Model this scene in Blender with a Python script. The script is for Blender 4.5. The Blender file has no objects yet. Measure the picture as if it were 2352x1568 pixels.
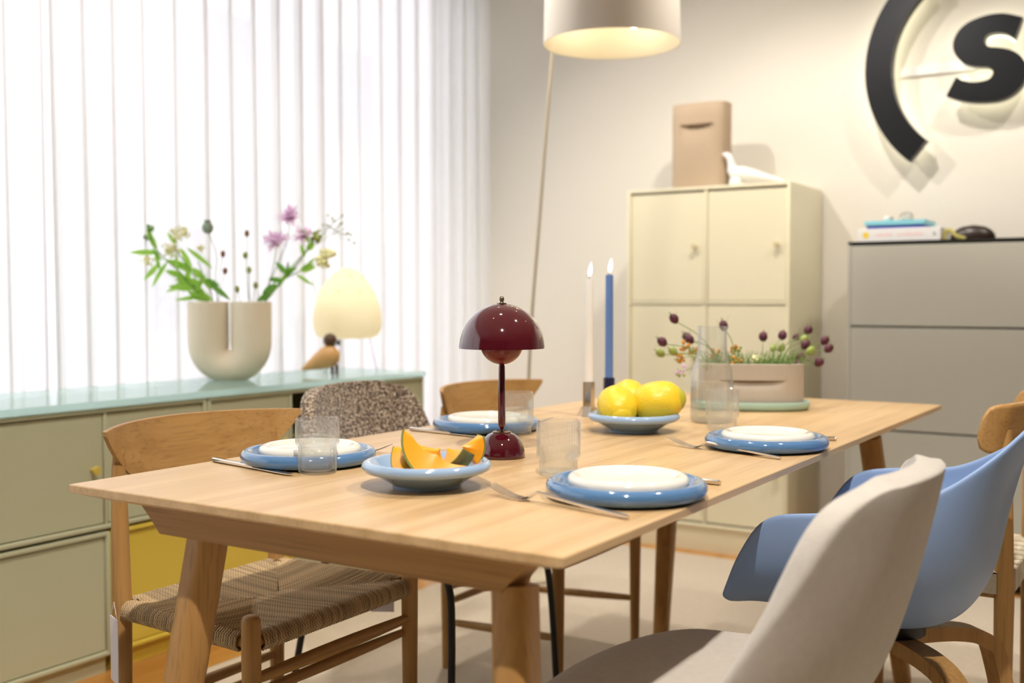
import bpy, bmesh, math, random
from mathutils import Vector, Matrix, Euler, noise
random.seed(7)
PI = math.pi
S = bpy.context.scene
COL = S.collection

# ------------------------------------------------------------------ camera
F_PX, CX, CY = 2490.0, 1176.0, 784.0
PITCH = math.atan(98.0 / F_PX)
YAW = math.radians(32.54)
CAM = Vector((0.6129, -1.0643, 1.035))
cam_d = bpy.data.cameras.new('camera')
cam = bpy.data.objects.new('camera', cam_d)
COL.objects.link(cam)
cam.location = CAM
cam.rotation_euler = (PI / 2 - PITCH, 0, YAW)
cam_d.sensor_width = 36.0
cam_d.lens = F_PX / 2352.0 * 36.0
cam_d.clip_start = 0.05
cam_d.clip_end = 200
cam_d.dof.use_dof = True
cam_d.dof.focus_distance = 1.95
cam_d.dof.aperture_fstop = 2.6
S.camera = cam
S.cycles.transparent_max_bounces = 24
S.cycles.transmission_bounces = 8
S.cycles.max_bounces = 8
S.cycles.use_light_tree = False
S.cycles.adaptive_threshold = 0.02
S.cycles.diffuse_bounces = 3
S.cycles.glossy_bounces = 3

# ------------------------------------------------------------------ colour management
S.view_settings.view_transform = 'Standard'
S.view_settings.look = 'None'
S.view_settings.gamma = 1.0
S.view_settings.use_curve_mapping = False
S.view_settings.exposure = 0.16

# ------------------------------------------------------------------ sky (bright overcast daylight)
W = bpy.data.worlds.new('sky')
S.world = W
W.use_nodes = True
nt = W.node_tree
bg = nt.nodes['Background']
bg.inputs[0].default_value = (0.92, 0.97, 1.0, 1)
bg.inputs[1].default_value = 2.45

# ceiling downlights: (x, y, z, aim offset x, aim offset y, power, cone degrees)
WARM = (1.0, 0.93, 0.84)
SPOTS = [
    (0.46, -0.75, 2.78, 0.0, 0.25, 190, 100, 0.022),
    (0.42, 1.05, 2.78, 0.0, 0.0, 80, 95, 0.022),
    (-0.62, 0.75, 2.78, 0.0, 0.0, 36, 90, 0.04),
    (-0.55, 2.20, 2.78, 0.0, 0.40, 68, 105, 0.05),
    (0.55, 2.35, 2.78, 0.0, 0.5, 42, 105, 0.05),
    (-1.50, 1.90, 2.78, 0.3, 0.5, 62, 115, 0.05),
    (-0.85, 0.20, 2.78, -0.75, 0.6, 85, 70, 0.05),  # added fill spot, aimed to brighten the bouquet, vase and sideboard fronts
]

# ------------------------------------------------------------------ helpers
def lin(c):
    c = c / 255.0
    return c / 12.92 if c <= 0.04045 else ((c + 0.055) / 1.055) ** 2.4
def rgb(r, g, b):
    return (lin(r), lin(g), lin(b), 1.0)

FWH = Vector((-math.sin(YAW), math.cos(YAW), 0))
RT = Vector((math.cos(YAW), math.sin(YAW), 0))
FW = FWH * math.cos(PITCH) - Vector((0, 0, 1)) * math.sin(PITCH)
UP = FWH * math.sin(PITCH) + Vector((0, 0, 1)) * math.cos(PITCH)
def at(px, py, d):
    """measured point of the photograph at distance d, as a place in the room"""
    return CAM + (FW + RT * ((px - CX) / F_PX) - UP * ((py - CY) / F_PX)) * d

def cr(pts, n):
    pts = [Vector(p) for p in pts]
    if len(pts) == 2:
        return [pts[0].lerp(pts[1], i / (n - 1)) for i in range(n)]
    P = [pts[0] * 2 - pts[1]] + pts + [pts[-1] * 2 - pts[-2]]
    segs = len(pts) - 1
    out = []
    for i in range(n):
        t = i / (n - 1) * segs
        k = min(int(t), segs - 1)
        u = t - k
        a, b, c, d = P[k], P[k + 1], P[k + 2], P[k + 3]
        out.append(0.5 * ((2 * b) + (c - a) * u + (2 * a - 5 * b + 4 * c - d) * u * u + (3 * b - a - 3 * c + d) * u ** 3))
    return out

class MB:
    def __init__(s):
        s.v = []; s.f = []
    def add(s, v, f):
        o = len(s.v)
        s.v += [Vector(x) for x in v]
        s.f += [tuple(i + o for i in q) for q in f]
        return s
    def box(s, lo, hi, r=0.0, seg=2):
        x0, y0, z0 = lo; x1, y1, z1 = hi
        v = [(x0, y0, z0), (x1, y0, z0), (x1, y1, z0), (x0, y1, z0), (x0, y0, z1), (x1, y0, z1), (x1, y1, z1), (x0, y1, z1)]
        f = [(0, 3, 2, 1), (4, 5, 6, 7), (0, 1, 5, 4), (1, 2, 6, 5), (2, 3, 7, 6), (3, 0, 4, 7)]
        if r <= 0:
            return s.add(v, f)
        bm = bmesh.new()
        vs = [bm.verts.new(p) for p in v]
        for q in f: bm.faces.new([vs[i] for i in q])
        bmesh.ops.bevel(bm, geom=bm.edges[:], offset=r, segments=seg, affect='EDGES', profile=0.5)
        bm.verts.index_update()
        s.add([p.co.copy() for p in bm.verts], [tuple(p.index for p in q.verts) for q in bm.faces])
        bm.free()
        return s
    def tube(s, path, rad, n=10, cap=True, sec=None, up=None):
        """sweep; rad number, list, or list of (a,b); sec: list of unit 2-D points"""
        path = [Vector(p) for p in path]
        N = len(path)
        if not isinstance(rad, (list, tuple)): rad = [rad] * N
        T = []
        for i in range(N):
            t = path[min(i + 1, N - 1)] - path[max(i - 1, 0)]
            T.append(t.normalized())
        if up is None:
            up = Vector((0, 0, 1)) if abs(T[0].z) < 0.9 else Vector((1, 0, 0))
        u = Vector(up)
        if sec is None:
            sec = [(math.cos(2 * PI * k / n), math.sin(2 * PI * k / n)) for k in range(n)]
        n = len(sec)
        vs = []; fs = []
        for i in range(N):
            u = (u - T[i] * u.dot(T[i]))
            if u.length < 1e-6: u = T[i].orthogonal()
            u.normalize()
            w = T[i].cross(u)
            r = rad[i]
            a, b = r if isinstance(r, (tuple, list)) else (r, r)
            for (c, d) in sec:
                vs.append(path[i] + u * (c * a) + w * (d * b))
        for i in range(N - 1):
            for k in range(n):
                k2 = (k + 1) % n
                fs.append((i * n + k, i * n + k2, (i + 1) * n + k2, (i + 1) * n + k))
        if cap:
            fs.append(tuple(range(n - 1, -1, -1)))
            fs.append(tuple(range((N - 1) * n, N * n)))
        return s.add(vs, fs)
    def lathe(s, prof, n=32, c=(0, 0, 0), rmod=None, cap0=False, cap1=False):
        vs = []; fs = []
        for (r, z) in prof:
            for k in range(n):
                a = 2 * PI * k / n
                rr = r if rmod is None else r + rmod(a, z)
                vs.append((c[0] + rr * math.cos(a), c[1] + rr * math.sin(a), c[2] + z))
        m = len(prof)
        for i in range(m - 1):
            for k in range(n):
                k2 = (k + 1) % n
                fs.append((i * n + k, i * n + k2, (i + 1) * n + k2, (i + 1) * n + k))
        if cap0: fs.append(tuple(range(n - 1, -1, -1)))
        if cap1: fs.append(tuple(range((m - 1) * n, m * n)))
        return s.add(vs, fs)
    def grid(s, fn, nu, nv, flip=False):
        vs = [fn(i / (nu - 1), j / (nv - 1)) for j in range(nv) for i in range(nu)]
        fs = []
        for j in range(nv - 1):
            for i in range(nu - 1):
                q = (j * nu + i, j * nu + i + 1, (j + 1) * nu + i + 1, (j + 1) * nu + i)
                fs.append(q[::-1] if flip else q)
        return s.add(vs, fs)
    def prism(s, poly, fn0, fn1):
        n = len(poly)
        vs = [fn0(p) for p in poly] + [fn1(p) for p in poly]
        fs = [tuple(range(n - 1, -1, -1)), tuple(range(n, 2 * n))]
        fs += [(i, (i + 1) % n, n + (i + 1) % n, n + i) for i in range(n)]
        return s.add(vs, fs)
    def ball(s, c, rx, ry=None, rz=None, n=16, m=10, mat=None):
        ry = ry or rx; rz = rz or rx
        vs = []; fs = []
        c = Vector(c)
        for j in range(m + 1):
            t = PI * j / m
            for k in range(n):
                a = 2 * PI * k / n
                p = Vector((rx * math.sin(t) * math.cos(a), ry * math.sin(t) * math.sin(a), rz * math.cos(t)))
                if mat is not None: p = mat @ p
                vs.append(c + p)
        for j in range(m):
            for k in range(n):
                k2 = (k + 1) % n
                fs.append((j * n + k, (j + 1) * n + k, (j + 1) * n + k2, j * n + k2))
        return s.add(vs, fs)
    def xf(s, M):
        s.v = [M @ p for p in s.v]
        return s
    def mesh(s, name, mat, smooth=35, merge=0.0):
        me = bpy.data.meshes.new(name)
        me.from_pydata([tuple(p) for p in s.v], [], s.f)
        bm = bmesh.new(); bm.from_mesh(me)
        if merge: bmesh.ops.remove_doubles(bm, verts=bm.verts[:], dist=merge)
        bmesh.ops.recalc_face_normals(bm, faces=bm.faces[:])
        bm.to_mesh(me); bm.free()
        if smooth:
            me.polygons.foreach_set('use_smooth', [True] * len(me.polygons))
            me.set_sharp_from_angle(angle=math.radians(smooth))
        if mat: me.materials.append(mat)
        me.update()
        return me
    def build(s, name, mat, parent=None, smooth=35, merge=0.0, world=False):
        if world and parent is not None:
            o = root_loc(parent)
            s.v = [p - o for p in s.v]
        me = s.mesh(name, mat, smooth, merge)
        ob = bpy.data.objects.new(name, me)
        COL.objects.link(ob)
        if parent is not None: ob.parent = parent
        return ob

def root_loc(o):
    l = Vector((0, 0, 0))
    while o is not None:
        l += o.location; o = o.parent
    return l
def tag(o, label=None, cat=None, group=None, kind=None):
    if label: o['label'] = label
    if cat: o['category'] = cat
    if group: o['group'] = group
    if kind: o['kind'] = kind
    return o
def thing(name, label, cat, loc=(0, 0, 0), rotz=0.0, group=None):
    o = bpy.data.objects.new(name, None)
    o.empty_display_size = 0.05
    COL.objects.link(o)
    o.location = loc; o.rotation_euler = (0, 0, rotz)
    return tag(o, label, cat, group)
def dup(root, loc, rotz, label, group=None):
    def cp(o, par):
        c = o.copy(); COL.objects.link(c)
        if par is not None: c.parent = par
        for ch in list(o.children): cp(ch, c)
        return c
    r = cp(root, None)
    r.location = loc; r.rotation_euler = (0, 0, rotz)
    r['label'] = label
    if group: r['group'] = group
    return r
def structure(mb, name, mat, smooth=0):
    return tag(mb.build(name, mat, None, smooth), kind='structure')
def subsurf(o, lv=1):
    m = o.modifiers.new('subsurf', 'SUBSURF'); m.levels = lv; m.render_levels = lv
    return o
def solidify(o, t, off=0.0):
    m = o.modifiers.new('solidify', 'SOLIDIFY'); m.thickness = t; m.offset = off; m.use_even_offset = False
    return o

# ------------------------------------------------------------------ materials
def new_mat(name):
    m = bpy.data.materials.new(name); m.use_nodes = True
    n = m.node_tree.nodes; l = m.node_tree.links
    return m, n, l, n['Principled BSDF']
def pbr(name, col, rough=0.5, metal=0.0, var=0.06, scale=8.0, bump=0.0, bscale=200.0, coat=0.0, spec=0.5, sheen=0.0, stretch=(1, 1, 1), sss=0.0):
    m, n, l, b = new_mat(name)
    tc = n.new('ShaderNodeTexCoord'); mp = n.new('ShaderNodeMapping'); mp.inputs['Scale'].default_value = stretch
    l.new(tc.outputs['Object'], mp.inputs['Vector'])
    no = n.new('ShaderNodeTexNoise'); no.inputs['Scale'].default_value = scale; no.inputs['Detail'].default_value = 3
    l.new(mp.outputs[0], no.inputs['Vector'])
    ra = n.new('ShaderNodeMix'); ra.data_type = 'RGBA'
    ra.inputs[6].default_value = tuple(c * (1 - var) for c in col[:3]) + (1,)
    ra.inputs[7].default_value = tuple(min(1, c * (1 + var)) for c in col[:3]) + (1,)
    l.new(no.outputs['Fac'], ra.inputs[0]); l.new(ra.outputs[2], b.inputs['Base Color'])
    b.inputs['Roughness'].default_value = rough; b.inputs['Metallic'].default_value = metal
    b.inputs['Specular IOR Level'].default_value = spec
    b.inputs['Coat Weight'].default_value = coat; b.inputs['Coat Roughness'].default_value = 0.05
    b.inputs['Sheen Weight'].default_value = sheen
    if sss:
        b.inputs['Subsurface Weight'].default_value = sss
        b.inputs['Subsurface Radius'].default_value = (0.01, 0.006, 0.003)
    if bump:
        n2 = n.new('ShaderNodeTexNoise'); n2.inputs['Scale'].default_value = bscale; n2.inputs['Detail'].default_value = 2
        l.new(mp.outputs[0], n2.inputs['Vector'])
        bu = n.new('ShaderNodeBump'); bu.inputs['Strength'].default_value = bump; bu.inputs['Distance'].default_value = 0.002
        l.new(n2.outputs['Fac'], bu.inputs['Height']); l.new(bu.outputs[0], b.inputs['Normal'])
    return m
def wood(name, a, c, axis='y', rough=0.42, fine=1.0, pore=0.5):
    m, n, l, b = new_mat(name)
    tc = n.new('ShaderNodeTexCoord'); mp = n.new('ShaderNodeMapping')
    lo, hi = 0.9, 30.0 * fine
    mp.inputs['Scale'].default_value = {'x': (lo, hi, hi), 'y': (hi, lo, hi), 'z': (hi, hi, lo)}[axis]
    l.new(tc.outputs['Object'], mp.inputs['Vector'])
    n1 = n.new('ShaderNodeTexNoise'); n1.inputs['Scale'].default_value = 1.0; n1.inputs['Detail'].default_value = 5; n1.inputs['Distortion'].default_value = 0.25
    l.new(mp.outputs[0], n1.inputs['Vector'])
    mp2 = n.new('ShaderNodeMapping')
    mp2.inputs['Scale'].default_value = {'x': (4, 170 * fine, 170 * fine), 'y': (170 * fine, 4, 170 * fine), 'z': (170 * fine, 170 * fine, 4)}[axis]
    l.new(tc.outputs['Object'], mp2.inputs['Vector'])
    n2 = n.new('ShaderNodeTexNoise'); n2.inputs['Scale'].default_value = 1.0; n2.inputs['Detail'].default_value = 2
    l.new(mp2.outputs[0], n2.inputs['Vector'])
    r1 = n.new('ShaderNodeValToRGB')
    r1.color_ramp.elements[0].position = 0.32; r1.color_ramp.elements[0].color = c
    r1.color_ramp.elements[1].position = 0.62; r1.color_ramp.elements[1].color = a
    l.new(n1.outputs['Fac'], r1.inputs[0])
    r2 = n.new('ShaderNodeValToRGB')
    r2.color_ramp.elements[0].position = 0.30; r2.color_ramp.elements[0].color = (1 - pore * 0.32,) * 3 + (1,)
    r2.color_ramp.elements[1].position = 0.48; r2.color_ramp.elements[1].color = (1, 1, 1, 1)
    l.new(n2.outputs['Fac'], r2.inputs[0])
    mx = n.new('ShaderNodeMix'); mx.data_type = 'RGBA'; mx.blend_type = 'MULTIPLY'; mx.inputs[0].default_value = 1
    l.new(r1.outputs[0], mx.inputs[6]); l.new(r2.outputs[0], mx.inputs[7])
    l.new(mx.outputs[2], b.inputs['Base Color'])
    b.inputs['Roughness'].default_value = rough
    b.inputs['Specular IOR Level'].default_value = 0.4
    bu = n.new('ShaderNodeBump'); bu.inputs['Strength'].default_value = 0.12; bu.inputs['Distance'].default_value = 0.0006
    l.new(n2.outputs['Fac'], bu.inputs['Height']); l.new(bu.outputs[0], b.inputs['Normal'])
    return m
def emit(name, col, st):
    m = bpy.data.materials.new(name); m.use_nodes = True
    n = m.node_tree.nodes; l = m.node_tree.links
    n.remove(n['Principled BSDF'])
    e = n.new('ShaderNodeEmission'); e.inputs[0].default_value = col; e.inputs[1].default_value = st
    l.new(e.outputs[0], n['Material Output'].inputs[0])
    return m
def glass(name, col=(1, 1, 1, 1), clear=0.5, rough=0.0, ior=1.45):
    """clear glass: part refracting, part see-through thin wall"""
    m = bpy.data.materials.new(name); m.use_nodes = True
    n = m.node_tree.nodes; l = m.node_tree.links
    n.remove(n['Principled BSDF'])
    g = n.new('ShaderNodeBsdfGlass'); g.inputs['Color'].default_value = col; g.inputs['Roughness'].default_value = rough; g.inputs['IOR'].default_value = ior
    t = n.new('ShaderNodeBsdfTransparent'); t.inputs[0].default_value = col
    mx = n.new('ShaderNodeMixShader'); mx.inputs[0].default_value = clear
    l.new(g.outputs[0], mx.inputs[1]); l.new(t.outputs[0], mx.inputs[2]); l.new(mx.outputs[0], n['Material Output'].inputs[0])
    return m
def edge_factor(n, l, base, gain, power):
    lw = n.new('ShaderNodeLayerWeight'); lw.inputs[0].default_value = 0.5
    p = n.new('ShaderNodeMath'); p.operation = 'POWER'; p.inputs[1].default_value = power
    l.new(lw.outputs['Facing'], p.inputs[0])
    a = n.new('ShaderNodeMath'); a.operation = 'MULTIPLY_ADD'; a.inputs[1].default_value = gain; a.inputs[2].default_value = base
    l.new(p.outputs[0], a.inputs[0])
    return a.outputs[0]
def pane_mat(name, col=(1, 1, 1, 1)):
    m = bpy.data.materials.new(name); m.use_nodes = True
    n = m.node_tree.nodes; l = m.node_tree.links
    n.remove(n['Principled BSDF'])
    t = n.new('ShaderNodeBsdfTransparent'); t.inputs[0].default_value = col
    g = n.new('ShaderNodeBsdfGlossy'); g.inputs['Roughness'].default_value = 0.02
    fr = edge_factor(n, l, 0.04, 0.6, 4.0)
    mx = n.new('ShaderNodeMixShader')
    l.new(fr, mx.inputs[0]); l.new(t.outputs[0], mx.inputs[1]); l.new(g.outputs[0], mx.inputs[2])
    l.new(mx.outputs[0], n['Material Output'].inputs[0])
    return m
def cloth_sheer(name, col, see=0.25, trans=0.5):
    m = bpy.data.materials.new(name); m.use_nodes = True
    n = m.node_tree.nodes; l = m.node_tree.links
    n.remove(n['Principled BSDF'])
    d = n.new('ShaderNodeBsdfDiffuse'); d.inputs[0].default_value = col
    t = n.new('ShaderNodeBsdfTranslucent'); t.inputs[0].default_value = col
    tr = n.new('ShaderNodeBsdfTransparent')
    tc = n.new('ShaderNodeTexCoord'); mp = n.new('ShaderNodeMapping'); mp.inputs['Scale'].default_value = (1, 60, 2.5)
    no = n.new('ShaderNodeTexNoise'); no.inputs['Scale'].default_value = 3; no.inputs['Detail'].default_value = 3
    l.new(tc.outputs['Object'], mp.inputs[0]); l.new(mp.outputs[0], no.inputs['Vector'])
    ma = n.new('ShaderNodeMapRange'); ma.inputs[3].default_value = see * 0.6; ma.inputs[4].default_value = see * 1.4
    l.new(no.outputs['Fac'], ma.inputs[0])
    m1 = n.new('ShaderNodeMixShader'); m1.inputs[0].default_value = trans
    l.new(d.outputs[0], m1.inputs[1]); l.new(t.outputs[0], m1.inputs[2])
    m2 = n.new('ShaderNodeMixShader')
    l.new(ma.outputs[0], m2.inputs[0]); l.new(m1.outputs[0], m2.inputs[1]); l.new(tr.outputs[0], m2.inputs[2])
    l.new(m2.outputs[0], n['Material Output'].inputs[0])
    return m
def boucle(name, a, b_, c):
    m, n, l, b = new_mat(name)
    tc = n.new('ShaderNodeTexCoord')
    v = n.new('ShaderNodeTexVoronoi'); v.inputs['Scale'].default_value = 190
    no = n.new('ShaderNodeTexNoise'); no.inputs['Scale'].default_value = 150; no.inputs['Detail'].default_value = 3; no.inputs['Roughness'].default_value = 0.7
    l.new(tc.outputs['Object'], v.inputs['Vector']); l.new(tc.outputs['Object'], no.inputs['Vector'])
    r = n.new('ShaderNodeValToRGB')
    r.color_ramp.elements[0].position = 0.42; r.color_ramp.elements[0].color = a
    r.color_ramp.elements[1].position = 0.60; r.color_ramp.elements[1].color = c
    e = r.color_ramp.elements.new(0.50); e.color = b_
    l.new(no.outputs['Fac'], r.inputs[0]); l.new(r.outputs[0], b.inputs['Base Color'])
    b.inputs['Roughness'].default_value = 0.95; b.inputs['Sheen Weight'].default_value = 0.3
    bu = n.new('ShaderNodeBump'); bu.inputs['Strength'].default_value = 0.9; bu.inputs['Distance'].default_value = 0.004
    l.new(v.outputs['Distance'], bu.inputs['Height']); l.new(bu.outputs[0], b.inputs['Normal'])
    return m

def cord_mat(name, col):
    m, n, l, b = new_mat(name)
    ge = n.new('ShaderNodeNewGeometry')
    r = n.new('ShaderNodeValToRGB')
    r.color_ramp.elements[0].color = tuple(c * .66 for c in col[:3]) + (1,)
    r.color_ramp.elements[1].color = tuple(min(1, c * 1.12) for c in col[:3]) + (1,)
    l.new(ge.outputs['Random Per Island'], r.inputs[0])
    tc = n.new('ShaderNodeTexCoord'); w = n.new('ShaderNodeTexWave'); w.inputs['Scale'].default_value = 90; w.bands_direction = 'DIAGONAL'
    l.new(tc.outputs['Object'], w.inputs['Vector'])
    mx = n.new('ShaderNodeMix'); mx.data_type = 'RGBA'; mx.blend_type = 'MULTIPLY'; mx.inputs[0].default_value = .35
    l.new(r.outputs[0], mx.inputs[6]); l.new(w.outputs['Color'], mx.inputs[7]); l.new(mx.outputs[2], b.inputs['Base Color'])
    b.inputs['Roughness'].default_value = 0.8
    bu = n.new('ShaderNodeBump'); bu.inputs['Strength'].default_value = 0.5; bu.inputs['Distance'].default_value = 0.001
    l.new(w.outputs['Fac'], bu.inputs['Height']); l.new(bu.outputs[0], b.inputs['Normal'])
    return m
def thin_leaf(name, col, tcol):
    m, n, l, b = new_mat(name)
    tc = n.new('ShaderNodeTexCoord'); no = n.new('ShaderNodeTexNoise'); no.inputs['Scale'].default_value = 30
    l.new(tc.outputs['Object'], no.inputs['Vector'])
    mx = n.new('ShaderNodeMix'); mx.data_type = 'RGBA'
    mx.inputs[6].default_value = tuple(c * .82 for c in col[:3]) + (1,); mx.inputs[7].default_value = col
    l.new(no.outputs['Fac'], mx.inputs[0]); l.new(mx.outputs[2], b.inputs['Base Color'])
    b.inputs['Roughness'].default_value = 0.55
    t = n.new('ShaderNodeBsdfTranslucent'); t.inputs[0].default_value = tcol
    ms = n.new('ShaderNodeMixShader'); ms.inputs[0].default_value = 0.5
    l.new(b.outputs[0], ms.inputs[1]); l.new(t.outputs[0], ms.inputs[2]); l.new(ms.outputs[0], n['Material Output'].inputs[0])
    return m
def paper_mat(name, col):
    m, n, l, b = new_mat(name)
    tc = n.new('ShaderNodeTexCoord'); no = n.new('ShaderNodeTexNoise'); no.inputs['Scale'].default_value = 40
    l.new(tc.outputs['Object'], no.inputs['Vector'])
    mx = n.new('ShaderNodeMix'); mx.data_type = 'RGBA'
    mx.inputs[6].default_value = tuple(c * .95 for c in col[:3]) + (1,); mx.inputs[7].default_value = col
    l.new(no.outputs['Fac'], mx.inputs[0]); l.new(mx.outputs[2], b.inputs['Base Color'])
    b.inputs['Roughness'].default_value = 0.8
    t = n.new('ShaderNodeBsdfTranslucent'); t.inputs[0].default_value = col
    ms = n.new('ShaderNodeMixShader'); ms.inputs[0].default_value = 0.6
    l.new(b.outputs[0], ms.inputs[1]); l.new(t.outputs[0], ms.inputs[2]); l.new(ms.outputs[0], n['Material Output'].inputs[0])
    return m
def thin_glass(name, haze, gain):
    m = bpy.data.materials.new(name); m.use_nodes = True
    n = m.node_tree.nodes; l = m.node_tree.links
    n.remove(n['Principled BSDF'])
    t = n.new('ShaderNodeBsdfTransparent'); t.inputs[0].default_value = (0.985, 0.99, 0.985, 1)
    g = n.new('ShaderNodeBsdfGlossy'); g.inputs['Roughness'].default_value = 0.03
    fr = edge_factor(n, l, 0.035, gain, 2.4)
    mx = n.new('ShaderNodeMixShader')
    l.new(fr, mx.inputs[0]); l.new(t.outputs[0], mx.inputs[1]); l.new(g.outputs[0], mx.inputs[2])
    d = n.new('ShaderNodeBsdfTranslucent'); d.inputs[0].default_value = (.95, .95, .95, 1)
    d2 = n.new('ShaderNodeBsdfDiffuse'); d2.inputs[0].default_value = (.95, .95, .95, 1)
    ad = n.new('ShaderNodeMixShader'); l.new(d.outputs[0], ad.inputs[1]); l.new(d2.outputs[0], ad.inputs[2])
    m2 = n.new('ShaderNodeMixShader'); m2.inputs[0].default_value = haze
    l.new(mx.outputs[0], m2.inputs[1]); l.new(ad.outputs[0], m2.inputs[2]); l.new(m2.outputs[0], n['Material Output'].inputs[0])
    return m

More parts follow.
